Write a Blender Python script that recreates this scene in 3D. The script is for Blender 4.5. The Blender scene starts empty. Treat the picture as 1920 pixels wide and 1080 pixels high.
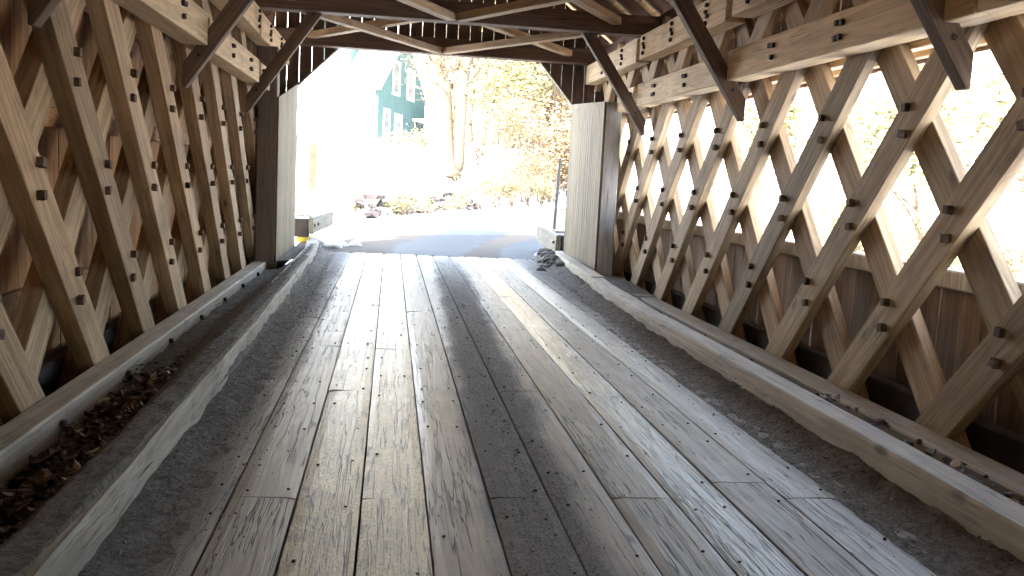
import bpy, bmesh, math, random
from mathutils import Vector, Matrix, noise as mnoise
R = math.radians
rng = random.Random(7)
sc = bpy.context.scene
col = sc.collection

# ---------------------------------------------------------------- camera, world, sun, exposure
cam_d = bpy.data.cameras.new('camera'); cam = bpy.data.objects.new('camera', cam_d); col.objects.link(cam)
cam_d.sensor_width = 36.0; cam_d.lens = 36.0 * 1691.5 / 1920.0; cam_d.clip_end = 1000.0; cam_d.clip_start = 0.05
_r = Vector((0.99006637, -0.13135253, 0.05015082)); _u = Vector((-0.03331269, 0.12738552, 0.9912937)); _f = Vector((0.13659742, 0.98311721, -0.12174442))
cam.matrix_world = Matrix(((_r.x, _u.x, -_f.x, 0.0), (_r.y, _u.y, -_f.y, 0.0), (_r.z, _u.z, -_f.z, 1.5), (0, 0, 0, 1)))
sc.camera = cam

SUN_TO = Vector((-0.50, -0.80, 0.0)).normalized()
ELEV = R(33)
sdir = Vector((SUN_TO.x * math.cos(ELEV), SUN_TO.y * math.cos(ELEV), math.sin(ELEV)))
w = bpy.data.worlds.new('World'); sc.world = w; w.use_nodes = True
nt = w.node_tree; bg = nt.nodes['Background']
sky = nt.nodes.new('ShaderNodeTexSky'); sky.sky_type = 'NISHITA'; sky.sun_disc = False
sky.sun_elevation = ELEV; sky.sun_rotation = math.atan2(SUN_TO.x, SUN_TO.y); sky.air_density = 1.0; sky.dust_density = 2.0
hs = nt.nodes.new('ShaderNodeHueSaturation'); hs.inputs['Saturation'].default_value = 0.85; nt.links.new(sky.outputs[0], hs.inputs['Color'])
tn = nt.nodes.new('ShaderNodeMix'); tn.data_type = 'RGBA'; tn.blend_type = 'MULTIPLY'; tn.inputs[0].default_value = 1.0; tn.inputs[7].default_value = (1.06, 1.0, 0.90, 1); nt.links.new(hs.outputs[0], tn.inputs[6])
nt.links.new(tn.outputs[2], bg.inputs[0]); bg.inputs[1].default_value = 0.15
sl = bpy.data.lights.new('sun', 'SUN'); sl.energy = 2.3; sl.angle = R(0.5); sl.color = (1.0, 0.93, 0.82)
so = bpy.data.objects.new('sun', sl); col.objects.link(so)
so.rotation_euler = (-sdir).to_track_quat('-Z', 'Y').to_euler(); so.location = (0, 0, 30)
sc.view_settings.view_transform = 'Standard'; sc.view_settings.look = 'None'
sc.view_settings.exposure = 4.2; sc.view_settings.gamma = 1.0
sc.cycles.use_denoising = True
sc.cycles.max_bounces = 14; sc.cycles.diffuse_bounces = 9; sc.cycles.glossy_bounces = 4
sc.cycles.caustics_reflective = False; sc.cycles.caustics_refractive = False
sc.cycles.sample_clamp_indirect = 6.0

# ---------------------------------------------------------------- dimensions (metres, camera stands at x=0 y=0 z=1.5)
XL, XR = -1.94, 3.49            # room faces of the two lattices
CX = (XL + XR) / 2
YB, YP = -36.0, 15.95           # back end of the bridge, portal boards
SP, ROW = 1.22, 0.675           # lattice spacing, crossing rows

# ---------------------------------------------------------------- mesh helpers
class MB:
    def __init__(s): s.v = []; s.f = []; s.a = []
    def quad(s, pts, a=0.0):
        n = len(s.v); s.v += [tuple(p) for p in pts]; s.f.append(tuple(range(n, n + len(pts)))); s.a.append(a)
    def box(s, lo, hi, a=0.0, m=None, skew=0.0):
        n = len(s.v)
        P = [Vector((x, y, z)) for z in (lo[2], hi[2]) for y in (lo[1], hi[1]) for x in (lo[0], hi[0])]
        if m is not None: P = [m @ p for p in P]
        s.v += [tuple(p) for p in P]
        for q in ((0, 2, 3, 1), (4, 5, 7, 6), (0, 1, 5, 4), (2, 6, 7, 3), (0, 4, 6, 2), (1, 3, 7, 5)):
            s.f.append(tuple(n + i for i in q)); s.a.append(a)
    def prism(s, poly, d, a=0.0):
        """poly: list of Vectors, extruded by vector d"""
        n = len(s.v); k = len(poly); s.v += [tuple(p) for p in poly] + [tuple(Vector(p) + d) for p in poly]
        s.f.append(tuple(n + i for i in range(k))[::-1]); s.f.append(tuple(n + k + i for i in range(k))); s.a += [a, a]
        for i in range(k):
            j = (i + 1) % k; s.f.append((n + i, n + j, n + k + j, n + k + i)); s.a.append(a)
    def tube(s, pts, rad, k=5, a=0.0):
        n = len(s.v); pts = [Vector(p) for p in pts]
        for i, p in enumerate(pts):
            d = (pts[min(i + 1, len(pts) - 1)] - pts[max(i - 1, 0)]).normalized()
            x = d.orthogonal().normalized(); y = d.cross(x)
            for j in range(k):
                t = 2 * math.pi * j / k; s.v.append(tuple(p + (x * math.cos(t) + y * math.sin(t)) * rad[i]))
        for i in range(len(pts) - 1):
            for j in range(k):
                b = n + i * k; s.f.append((b + j, b + (j + 1) % k, b + k + (j + 1) % k, b + k + j)); s.a.append(a)
        s.f.append(tuple(n + j for j in range(k))[::-1]); s.a.append(a)
        b = n + (len(pts) - 1) * k; s.f.append(tuple(b + j for j in range(k))); s.a.append(a)
    def mesh(s, name, bevel=0.0, smooth=False):
        me = bpy.data.meshes.new(name); me.from_pydata(s.v, [], s.f)
        at = me.attributes.new('rnd', 'FLOAT', 'FACE')
        at.data.foreach_set('value', s.a)
        bm = bmesh.new(); bm.from_mesh(me)
        bmesh.ops.recalc_face_normals(bm, faces=bm.faces)
        if bevel > 0:
            es = [e for e in bm.edges if len(e.link_faces) == 2 and e.calc_face_angle(0) > 0.5]
            bmesh.ops.bevel(bm, geom=es, offset=bevel, segments=1, affect='EDGES', clamp_overlap=True)
        bm.to_mesh(me); bm.free()
        if smooth: me.polygons.foreach_set('use_smooth', [True] * len(me.polygons))
        return me

WM = {}
def link(name, me, mat=None, parent=None, M=None, **props):
    o = bpy.data.objects.new(name, me); col.objects.link(o)
    if mat is not None and me is not None and not me.materials: me.materials.append(mat)
    M = M if M is not None else Matrix.Identity(4)
    WM[o.name] = M.copy()
    if parent is not None:
        o.parent = parent; o.matrix_parent_inverse = WM[parent.name].inverted()
    o.matrix_basis = M
    for k, v in props.items(): o[k] = v
    return o
def thing(name, loc, label, category, group=None):
    o = link(name, None, M=Matrix.Translation(loc), label=label, category=category)
    if group: o['group'] = group
    return o
def frame(origin, xdir, zdir):
    x = Vector(xdir).normalized(); z = Vector(zdir); z = (z - x * z.dot(x)).normalized(); y = z.cross(x)
    return Matrix(((x.x, y.x, z.x, origin[0]), (x.y, y.y, z.y, origin[1]), (x.z, y.z, z.z, origin[2]), (0, 0, 0, 1)))
def beam_mesh(L, W, T, bev=0.006, rough=0.0, seg=0, name='beam'):
    """board along local X, centred; W along Y, T along Z"""
    mb = MB()
    if not seg:
        mb.box((-L / 2, -W / 2, -T / 2), (L / 2, W / 2, T / 2)); return mb.mesh(name, bev)
    n = seg; off = rng.random() * 100
    ring = [(-W / 2, -T / 2), (0, -T / 2), (W / 2, -T / 2), (W / 2, 0), (W / 2, T / 2), (W / 4, T / 2), (0, T / 2), (-W / 4, T / 2), (-W / 2, T / 2), (-W / 2, 0)]
    k = len(ring)
    for i in range(n + 1):
        x = -L / 2 + L * i / n
        for j, (y, z) in enumerate(ring):
            d = mnoise.noise(Vector((x * 1.7 + off, y * 6, z * 6))) * rough + mnoise.noise(Vector((x * 9 + off, y * 14, z * 14))) * rough * 0.45
            cy, cz = (1 if y > 0 else -1 if y < 0 else 0), (1 if z > 0 else -1 if z < 0 else 0)
            corner = abs(y) > W * 0.45 and abs(z) > T * 0.45
            kk = 1.6 if corner else 1.0
            sh = 0.012 if corner else 0.0
            mb.v.append((x, y + cy * (d * kk - sh), z + cz * (d * kk - sh)))
    for i in range(n):
        for j in range(k):
            b = i * k; mb.f.append((b + j, b + (j + 1) % k, b + k + (j + 1) % k, b + k + j)); mb.a.append(0)
    mb.f.append(tuple(range(k))); mb.f.append(tuple(n * k + j for j in range(k))); mb.a += [0, 0]
    return mb.mesh(name, 0, False)
def beam(name, p0, p1, W, T, up, mat, parent=None, bev=0.006, seg=0, rough=0.0, **props):
    p0, p1 = Vector(p0), Vector(p1)
    me = beam_mesh((p1 - p0).length, W, T, bev, rough, seg, name)
    return link(name, me, mat, parent, frame((p0 + p1) / 2, p1 - p0, up), **props)

# ---------------------------------------------------------------- materials
def new_mat(name):
    m = bpy.data.materials.new(name); m.use_nodes = True; n = m.node_tree
    for x in list(n.nodes): n.nodes.remove(x)
    out = n.nodes.new('ShaderNodeOutputMaterial'); b = n.nodes.new('ShaderNodeBsdfPrincipled')
    n.links.new(b.outputs[0], out.inputs[0]); return m, n, b
class G:
    def __init__(s, n): s.n = n
    def node(s, t, **kw):
        x = s.n.nodes.new(t)
        for k, v in kw.items(): setattr(x, k, v)
        return x
    def set(s, sock, v):
        if isinstance(v, bpy.types.NodeSocket): s.n.links.new(v, sock)
        elif isinstance(v, tuple) and len(v) == 3 and sock.type == 'RGBA': sock.default_value = (*v, 1)
        else: sock.default_value = v
    def node_y(s, v):
        x = s.node('ShaderNodeSeparateXYZ'); s.set(x.inputs[0], v); return x.outputs[1]
    def math(s, op, a, b=0.5, clamp=False):
        x = s.node('ShaderNodeMath', operation=op); x.use_clamp = clamp; s.set(x.inputs[0], a); s.set(x.inputs[1], b); return x.outputs[0]
    def vmath(s, op, a, b):
        x = s.node('ShaderNodeVectorMath', operation=op); s.set(x.inputs[0], a); s.set(x.inputs[1], b); return x.outputs[0]
    def mix(s, f, a, b, blend='MIX'):
        x = s.node('ShaderNodeMix', data_type='RGBA', blend_type=blend); s.set(x.inputs[0], f); s.set(x.inputs[6], a); s.set(x.inputs[7], b); return x.outputs[2]
    def noise(s, v, scale, detail=4, rough=0.6, dist=0.0):
        x = s.node('ShaderNodeTexNoise'); s.set(x.inputs['Vector'], v); x.inputs['Scale'].default_value = scale
        x.inputs['Detail'].default_value = detail; x.inputs['Roughness'].default_value = rough; x.inputs['Distortion'].default_value = dist; return x.outputs[0]
    def ramp(s, f, a, b, c0=0.0, c1=1.0):
        x = s.node('ShaderNodeMapRange'); x.clamp = True; s.set(x.inputs[0], f); s.set(x.inputs[1], a); s.set(x.inputs[2], b); s.set(x.inputs[3], c0); s.set(x.inputs[4], c1); return x.outputs[0]
    def bump(s, h, dist, strength=1.0, normal=None):
        x = s.node('ShaderNodeBump'); s.set(x.inputs['Height'], h); x.inputs['Distance'].default_value = dist; x.inputs['Strength'].default_value = strength
        if normal is not None: s.set(x.inputs['Normal'], normal)
        return x.outputs[0]

def wood(name, dark, light, axis=0, vary=0.25, rough=0.7, bump=0.002, knots=True, stain=0.35, stain_col=(0.05, 0.035, 0.025), fine=1.0, warm=0.0):
    m, n, b = new_mat(name); g = G(n)
    tc = g.node('ShaderNodeTexCoord').outputs['Object']
    oi = g.node('ShaderNodeObjectInfo').outputs['Random']
    at = g.node('ShaderNodeAttribute', attribute_name='rnd').outputs['Fac']
    rv = g.math('ADD', g.math('MULTIPLY', oi, 7.31), g.math('MULTIPLY', at, 13.7))
    rf = g.math('FRACT', rv)
    rf2 = g.math('FRACT', g.math('MULTIPLY', rv, 5.17))
    cv = g.node('ShaderNodeCombineXYZ'); g.set(cv.inputs[0], g.math('MULTIPLY', rv, 9.0)); g.set(cv.inputs[1], g.math('MULTIPLY', rv, 3.0)); g.set(cv.inputs[2], g.math('MULTIPLY', rv, 5.0))
    v = g.vmath('ADD', tc, cv.outputs[0])
    sc_ = [10.0, 10.0, 10.0]; sc_[axis] = 0.55
    vs = g.vmath('MULTIPLY', v, tuple(sc_))
    s2 = [42.0, 42.0, 42.0]; s2[axis] = 1.4
    vf = g.vmath('MULTIPLY', v, tuple(s2))
    rings = g.noise(vs, 1.0, 3, 0.55, 0.6)
    rings2 = g.math('PINGPONG', g.math('MULTIPLY', rings, 9.0 * fine), 1.0)
    grain = g.noise(vf, 1.6, 5, 0.7, 0.2)
    f = g.math('ADD', g.math('MULTIPLY', rings2, 0.45), g.math('MULTIPLY', grain, 0.62))
    f = g.ramp(f, 0.2, 0.9)
    c = g.mix(f, dark, light)
    # per-board tone
    tone = g.ramp(rf, 0, 1, 1 - vary, 1 + vary * 0.6)
    c = g.mix(1.0, c, g.node_rgb(tone) if False else tone, 'MULTIPLY')
    hue = g.mix(g.math('MULTIPLY', rf2, 0.5), (1, 1, 1), (1.12, 0.93, 0.74)); c = g.mix(1.0, c, hue, 'MULTIPLY')
    # weather stains with a shape of their own
    st = g.noise(v, 1.3, 5, 0.65, 0.3); st = g.ramp(st, 0.52, 0.78)
    c = g.mix(g.math('MULTIPLY', st, stain), c, stain_col)
    h = grain
    if knots:
        kk = [3.2, 3.2, 3.2]; kk[axis] = 1.15
        vo = g.node('ShaderNodeTexVoronoi'); g.set(vo.inputs['Vector'], g.vmath('MULTIPLY', v, tuple(kk))); vo.inputs['Scale'].default_value = 1.0
        kn = g.ramp(vo.outputs['Distance'], 0.045, 0.10, 1.0, 0.0)
        c = g.mix(g.math('MULTIPLY', kn, 0.75), c, tuple(x * 0.35 for x in dark))
    s3 = [30.0, 30.0, 30.0]; s3[axis] = 0.9
    ck = g.noise(g.vmath('MULTIPLY', v, tuple(s3)), 1.0, 2, 0.5, 0.5)
    ck = g.ramp(g.math('ABSOLUTE', g.math('SUBTRACT', ck, 0.5)), 0.004, 0.02, 1.0, 0.0)
    gate = g.ramp(g.noise(v, 2.3, 2), 0.5, 0.6)
    ck = g.math('MULTIPLY', ck, gate)
    c = g.mix(g.math('MULTIPLY', ck, 0.6), c, tuple(x * 0.2 for x in dark))
    h = g.math('SUBTRACT', h, g.math('MULTIPLY', ck, 1.2))
    g.set(b.inputs['Base Color'], c); b.inputs['Roughness'].default_value = rough; b.inputs['Specular IOR Level'].default_value = 0.35
    g.set(b.inputs['Normal'], g.bump(h, bump))
    return m

def flat(name, c, rough=0.6, metal=0.0, nz=0.25, scale=8.0, bump=0.0):
    m, n, b = new_mat(name); g = G(n); v = g.node('ShaderNodeTexCoord').outputs['Object']
    x = g.noise(v, scale, 5, 0.65)
    g.set(b.inputs['Base Color'], g.mix(g.ramp(x, 0.3, 0.7), tuple(k * (1 - nz) for k in c), tuple(min(1, k * (1 + nz)) for k in c)))
    b.inputs['Roughness'].default_value = rough; b.inputs['Metallic'].default_value = metal
    if bump: g.set(b.inputs['Normal'], g.bump(x, bump))
    return m

M_lat = wood('lattice_wood', (0.24, 0.17, 0.105), (0.50, 0.385, 0.255), vary=0.36, stain=0.55)
M_chord = wood('chord_wood', (0.45, 0.345, 0.215), (0.75, 0.61, 0.42), vary=0.12, stain=0.25)
M_sill = wood('sill_wood', (0.32, 0.29, 0.24), (0.54, 0.50, 0.43), vary=0.12, stain=0.35)
M_curb = wood('curb_wood', (0.26, 0.235, 0.20), (0.46, 0.43, 0.37), vary=0.1, stain=0.3, bump=0.004)
M_curb_lit = wood('skylit_curb_wood', (0.38, 0.36, 0.32), (0.60, 0.575, 0.52), vary=0.1, stain=0.25, bump=0.003)  # curb wood again, paled for the sky light through the openings
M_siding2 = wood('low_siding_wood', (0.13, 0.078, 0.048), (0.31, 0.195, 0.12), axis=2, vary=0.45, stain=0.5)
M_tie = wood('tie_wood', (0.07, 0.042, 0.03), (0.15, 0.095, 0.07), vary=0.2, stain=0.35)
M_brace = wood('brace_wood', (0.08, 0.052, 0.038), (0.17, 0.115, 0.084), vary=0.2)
M_lateral = wood('lateral_wood', (0.26, 0.18, 0.115), (0.50, 0.385, 0.26), vary=0.15)
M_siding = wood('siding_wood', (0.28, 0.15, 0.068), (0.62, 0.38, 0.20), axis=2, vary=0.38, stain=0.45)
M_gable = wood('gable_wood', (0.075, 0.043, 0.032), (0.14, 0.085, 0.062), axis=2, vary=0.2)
M_portal = wood('portal_board_paint', (0.16, 0.13, 0.08), (0.27, 0.23, 0.155), axis=2, vary=0.28, stain=0.5, knots=False, stain_col=(0.2, 0.17, 0.13))
M_roofb = wood('roof_board_wood', (0.48, 0.30, 0.14), (0.80, 0.56, 0.30), axis=1, vary=0.25)
M_post = wood('post_wood', (0.10, 0.08, 0.07), (0.18, 0.15, 0.135), axis=2, vary=0.1)
M_post_lit = wood('lit_post_wood', (0.24, 0.24, 0.245), (0.38, 0.38, 0.39), axis=2, vary=0.1)  # post wood with blue-grey daylight from the openings put into its colour
M_rail = wood('weathered_grey_wood', (0.20, 0.18, 0.165), (0.38, 0.355, 0.33), axis=1, vary=0.15)
M_block = wood('guard_timber', (0.16, 0.15, 0.125), (0.28, 0.26, 0.22), vary=0.1)
M_bolt = flat('rusty_iron', (0.035, 0.02, 0.015), 0.65, 0.3, 0.5, 40)
M_peg = wood('peg_end_grain', (0.05, 0.03, 0.022), (0.15, 0.095, 0.065), vary=0.4, knots=False)
M_dark = flat('tarred_timber', (0.05, 0.042, 0.038), 0.85, 0, 0.4, 5)

# deck planks: worn boards, cracks along the grain, road grit lying in strips
def deck_mat(name, dark, light, rough, speck=0.0, bump=0.004, cracks=1.0, spec=0.5, coat=0.0):
    m, n, b = new_mat(name); g = G(n)
    tc = g.node('ShaderNodeTexCoord').outputs['Object']; geo = g.node('ShaderNodeNewGeometry').outputs['Position']
    oi = g.node('ShaderNodeObjectInfo').outputs['Random']
    cv = g.node('ShaderNodeCombineXYZ'); g.set(cv.inputs[0], g.math('MULTIPLY', oi, 37.0)); g.set(cv.inputs[1], g.math('MULTIPLY', oi, 11.0))
    v = g.vmath('ADD', tc, cv.outputs[0])
    grain = g.noise(g.vmath('MULTIPLY', v, (1.6, 38.0, 38.0)), 1.5, 6, 0.7, 0.35)
    figure = g.noise(g.vmath('MULTIPLY', v, (0.5, 7.0, 7.0)), 1.0, 3, 0.5, 0.4)
    fig = g.math('PINGPONG', g.math('MULTIPLY', figure, 13.0), 1.0)
    f = g.ramp(g.math('ADD', g.math('MULTIPLY', grain, 0.75), g.math('MULTIPLY', fig, 0.3)), 0.15, 0.85)
    mot = g.noise(geo, 1.6, 6, 0.75, 0.3)
    c = g.mix(f, dark, light)
    tone = g.ramp(oi, 0, 1, 0.90, 1.08); c = g.mix(1.0, c, tone, 'MULTIPLY'); c = g.mix(1.0, c, g.ramp(mot, 0.3, 0.7, 0.80, 1.12), 'MULTIPLY')
    h = g.math('ADD', g.math('MULTIPLY', grain, 0.5), g.math('MULTIPLY', fig, 0.35))
    # long cracks
    def crack(sx, sy, wd, gs, g0):
        k = g.noise(g.vmath('MULTIPLY', v, (sx, sy, sy)), 1.0, 4, 0.62, 0.15)
        k = g.ramp(g.math('ABSOLUTE', g.math('SUBTRACT', k, 0.5)), wd * 0.35, wd, 1.0, 0.0)
        return g.math('MULTIPLY', k, g.ramp(g.noise(v, gs, 2), g0, g0 + 0.08))
    ck = g.math('MAXIMUM', g.math('MAXIMUM', crack(0.42, 9.0, 0.009, 1.1, 0.45), crack(0.16, 5.5, 0.0075, 0.5, 0.36)), g.math('MULTIPLY', crack(0.6, 26.0, 0.014, 2.4, 0.52), 0.4))
    ck = g.math('MULTIPLY', ck, cracks)
    c = g.mix(g.math('MULTIPLY', ck, 0.85), c, (0.022, 0.017, 0.014))
    h = g.math('SUBTRACT', h, g.math('MULTIPLY', ck, 1.6))
    if speck:
        pn = g.noise(g.vmath('MULTIPLY', v, (0.8, 1.5, 1.5)), 52.0, 4, 0.75)
        pm = g.ramp(pn, 0.50, 0.60)
        area = g.ramp(g.noise(v, 3.5, 4, 0.7), 0.25, 0.62, 1.0, 0.4)
        pm = g.math('MULTIPLY', g.math('MULTIPLY', pm, speck), area)
        c = g.mix(pm, c, (0.13, 0.10, 0.06)); h = g.math('SUBTRACT', h, g.math('MULTIPLY', pm, 0.6))
        # scuffed spots where the pale crust has gone
        sc2 = g.ramp(g.noise(v, 2.1, 6, 0.72, 0.4), 0.56, 0.66)
        c = g.mix(g.math('MULTIPLY', sc2, 0.75), c, (0.20, 0.165, 0.125))
    else:
        dst = g.ramp(g.noise(v, 2.6, 6, 0.75, 0.5), 0.57, 0.70)
        c = g.mix(g.math('MULTIPLY', dst, 0.35), c, (0.42, 0.38, 0.31))
    # grit lying on the boards
    sp = g.node('ShaderNodeSeparateXYZ'); g.set(sp.inputs[0], geo)
    X, Y = sp.outputs[0], sp.outputs[1]
    wob = g.math('MULTIPLY', g.math('SUBTRACT', g.noise(geo, 1.1, 6, 0.7), 0.5), 0.32)
    Xw = g.math('ADD', X, wob)
    cen = g.math('ADD', g.math('MULTIPLY', Y, 0.026), 0.60)
    strip = g.ramp(g.math('ABSOLUTE', g.math('SUBTRACT', Xw, cen)), 0.17, 0.28, 1.0, 0.0)
    pol = g.math('MAXIMUM', g.ramp(g.math('ABSOLUTE', g.math('SUBTRACT', Xw, 0.0)), 0.15, 0.5, 1.0, 0.0), g.ramp(g.math('ABSOLUTE', g.math('SUBTRACT', Xw, 1.5)), 0.12, 0.45, 1.0, 0.0))
    strip = g.math('MULTIPLY', strip, g.ramp(Y, 12.0, 16.5, 1.0, 0.45))
    rgt = g.ramp(Xw, 2.10, 2.42); lft = g.ramp(Xw, -0.60, -0.84)
    mask = g.math('MAXIMUM', strip, g.math('MAXIMUM', rgt, lft))
    gn = g.noise(geo, 70.0, 4, 0.8); gm = g.noise(geo, 11.0, 4, 0.7)
    mask = g.math('MULTIPLY', mask, g.ramp(gm, 0.25, 0.5, 0.65, 1.0))
    grit = g.mix(g.ramp(gn, 0.35, 0.7), (0.12, 0.112, 0.105), (0.36, 0.34, 0.32))
    c = g.mix(mask, c, grit)
    h = g.math('ADD', g.math('MULTIPLY', h, g.math('SUBTRACT', 1.0, g.math('MULTIPLY', mask, 0.7))), g.math('MULTIPLY', g.math('MULTIPLY', gn, mask), 1.4))
    g.set(b.inputs['Base Color'], c)
    g.set(b.inputs['Roughness'], g.math('ADD', g.math('SUBTRACT', g.math('MULTIPLY', mask, 0.92 - rough), g.math('MULTIPLY', pol, 0.10)), g.math('ADD', rough, g.math('MULTIPLY', g.math('SUBTRACT', grain, 0.5), 0.3)), True))
    b.inputs['Specular IOR Level'].default_value = spec
    if coat: b.inputs['Coat Weight'].default_value = coat; b.inputs['Coat Roughness'].default_value = 0.38; b.inputs['Coat IOR'].default_value = 1.6; g.set(b.inputs['Coat Normal'], g.bump(h, bump * 1.5))
    g.set(b.inputs['Normal'], g.bump(h, bump))
    return m
M_deck = deck_mat('deck_grey_board', (0.31, 0.28, 0.235), (0.60, 0.555, 0.48), 0.46)
M_deck_pale = deck_mat('deck_pale_board', (0.55, 0.465, 0.275), (0.88, 0.78, 0.50), 0.5, speck=0.85, coat=0.7, spec=0.8)
M_deck_gloss = deck_mat('deck_worn_shiny_board', (0.30, 0.275, 0.24), (0.58, 0.545, 0.49), 0.34, bump=0.006, spec=0.8, coat=0.4)

def ground_mat(name, c1, c2, scale, bump, rough=0.95, sc3=60.0):
    m, n, b = new_mat(name); g = G(n); v = g.node('ShaderNodeNewGeometry').outputs['Position']
    a = g.noise(v, scale, 6, 0.7); a2 = g.noise(v, sc3, 4, 0.75)
    f = g.math('ADD', g.math('MULTIPLY', a, 0.5), g.math('MULTIPLY', a2, 0.5))
    cl = g.noise(v, 28.0, 5, 0.75, 0.5); lum = g.ramp(cl, 0.42, 0.62)
    c = g.mix(g.ramp(f, 0.38, 0.62), c1, c2); c = g.mix(g.math('MULTIPLY', lum, 0.55), c, tuple(min(1, x * 1.7) for x in c2))
    g.set(b.inputs['Base Color'], c); b.inputs['Roughness'].default_value = rough
    g.set(b.inputs['Normal'], g.bump(g.math('ADD', f, g.math('MULTIPLY', cl, 1.5)), bump)); return m
M_dirt = ground_mat('road_grit', (0.055, 0.048, 0.042), (0.24, 0.22, 0.20), 9.0, 0.035, 0.95, 75.0)
M_litter = ground_mat('wet_litter', (0.012, 0.008, 0.006), (0.07, 0.042, 0.026), 14.0, 0.03, 0.6, 60.0)

# ---------------------------------------------------------------- terrain
def ss(a, b, x):
    t = max(0.0, min(1.0, (x - a) / (b - a))); return t * t * (3 - 2 * t)
CL = [(0.8, 12), (0.8, 16), (1.5, 20), (4.0, 27), (8.2, 38), (14.0, 52), (22, 72), (34, 92), (48, 120)]
def road_x(y):
    if y <= CL[0][1]: return CL[0][0]
    for (x0, y0), (x1, y1) in zip(CL, CL[1:]):
        if y <= y1: return x0 + (x1 - x0) * (y - y0) / (y1 - y0)
    return CL[-1][0] + 0.6 * (y - CL[-1][1])
def half_w(y): return 2.3 + 0.4 * ss(18, 26, y)
def hgt(x, y):
    cx = road_x(y); cxa = (road_x(y - 2.5) + cx + road_x(y + 2.5)) / 3
    nz = mnoise.noise(Vector((x * 0.35, y * 0.35, 0))) ; nf = mnoise.noise(Vector((x * 1.3, y * 1.3, 5)))
    cs = 0.87 if y > 22 else 1.0
    dl = (cxa - half_w(y) - x) * cs; dr = (x - cxa - half_w(y)) * cs
    h = 0.0
    if dl > 0:
        g = ss(22, 27, y)
        h = 0.16 * ss(0.0, 0.6, dl) + (0.30 + 0.35 * g) * ss(1.5, 2.3, dl) + 0.03 * max(0, dl - 2.2) * ss(20, 30, y)
        h = min(h, 3.0) + 0.082 * max(0, min(y, 58) - 27) * ss(1.5, 3.5, dl)
        h += (0.07 * nf + 0.10 * nz) * ss(0.0, 1.5, dl)
    if dr > 0:
        h = 0.14 * ss(0.0, 0.6, dr) - 3.0 * ss(1.5, 13, dr) + (0.07 * nf + 0.25 * nz) * ss(0.2, 3, dr)
        h += 0.16 * max(0, x - 42) * ss(42, 60, x)
    hill = 0.25 * max(0, y - 58) * ss(56, 75, y)
    h += hill * ss(-1, 8, max(dl, dr) + 2) * (1.0 if dl > 0 else 0.85)
    if dl <= 0 and dr <= 0: h += hill * 0.4
    h = min(h, 42 + 4 * nz)
    if y < 16.6:                      # the stream the bridge crosses
        t = ss(14.2, 16.2, y); low = -3.6 + 0.3 * nz
        if x > 16: low += 0.17 * max(0, x - 26)
        if x < -14: low += 0.15 * max(0, -x - 18)
        h = low + (min(h, 30) - low) * t
        if -3.2 < x < 4.8: h = min(h, -0.25 - 0.3 * (16.6 - y))
    if y < -36: h = h + (0.0 - h) * ss(-36, -38.5, y) if abs(x - CX) < 30 else h
    return h
def axis_pts(segs):
    out = []
    for a, b, s in segs:
        k = max(1, int(round((b - a) / s))); out += [a + (b - a) * i / k for i in range(k)]
    out.append(segs[-1][1]); return out
def snow_material():
    m, n, b = new_mat('snow_cover'); g = G(n); v = g.node('ShaderNodeNewGeometry').outputs['Position']
    a = g.noise(v, 0.5, 6, 0.6); f = g.noise(v, 14.0, 5, 0.7)
    c = g.mix(g.ramp(f, 0.3, 0.75), (0.70, 0.72, 0.74), (0.86, 0.87, 0.88))
    pt = g.math('MULTIPLY', g.ramp(a, 0.56, 0.70), g.ramp(f, 0.35, 0.6))
    c = g.mix(g.math('MULTIPLY', pt, 0.8), c, (0.30, 0.235, 0.14))
    sp = g.node('ShaderNodeSeparateXYZ'); g.set(sp.inputs[0], v)
    far = g.math('MAXIMUM', g.ramp(sp.outputs[1], 46.0, 62.0), g.ramp(sp.outputs[0], 16.0, 30.0))
    br = g.noise(v, 0.22, 7, 0.72, 0.4); tw = g.noise(v, 3.5, 6, 0.8)
    cov = g.math('MULTIPLY', g.math('MULTIPLY', g.ramp(br, 0.42, 0.56), far), g.ramp(tw, 0.38, 0.58))
    c = g.mix(g.math('MULTIPLY', cov, 0.9), c, g.mix(g.noise(v, 0.6, 3), (0.10, 0.075, 0.03), (0.20, 0.16, 0.08)))
    g.set(b.inputs['Base Color'], c); b.inputs['Roughness'].default_value = 0.8
    g.set(b.inputs['Normal'], g.bump(g.math('ADD', g.math('MULTIPLY', a, 3), f), 0.03)); return m
M_snow = snow_material()
xs = axis_pts([(-160, -40, 8), (-40, -10, 1.6), (-10, 14, 0.35), (14, 45, 1.3), (45, 220, 8)])
ys = axis_pts([(-120, -24, 8), (-24, 13, 1.5), (13, 40, 0.4), (40, 75, 1.2), (75, 280, 7)])
mb = MB(); nx = len(xs)
for y in ys:
    for x in xs: mb.v.append((x, y, hgt(x, y)))
for j in range(len(ys) - 1):
    for i in range(nx - 1):
        a = j * nx + i; mb.f.append((a, a + 1, a + nx + 1, a + nx)); mb.a.append(0)
link('snowy_ground', mb.mesh('snowy_ground', 0, True), M_snow, kind='structure')

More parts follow.
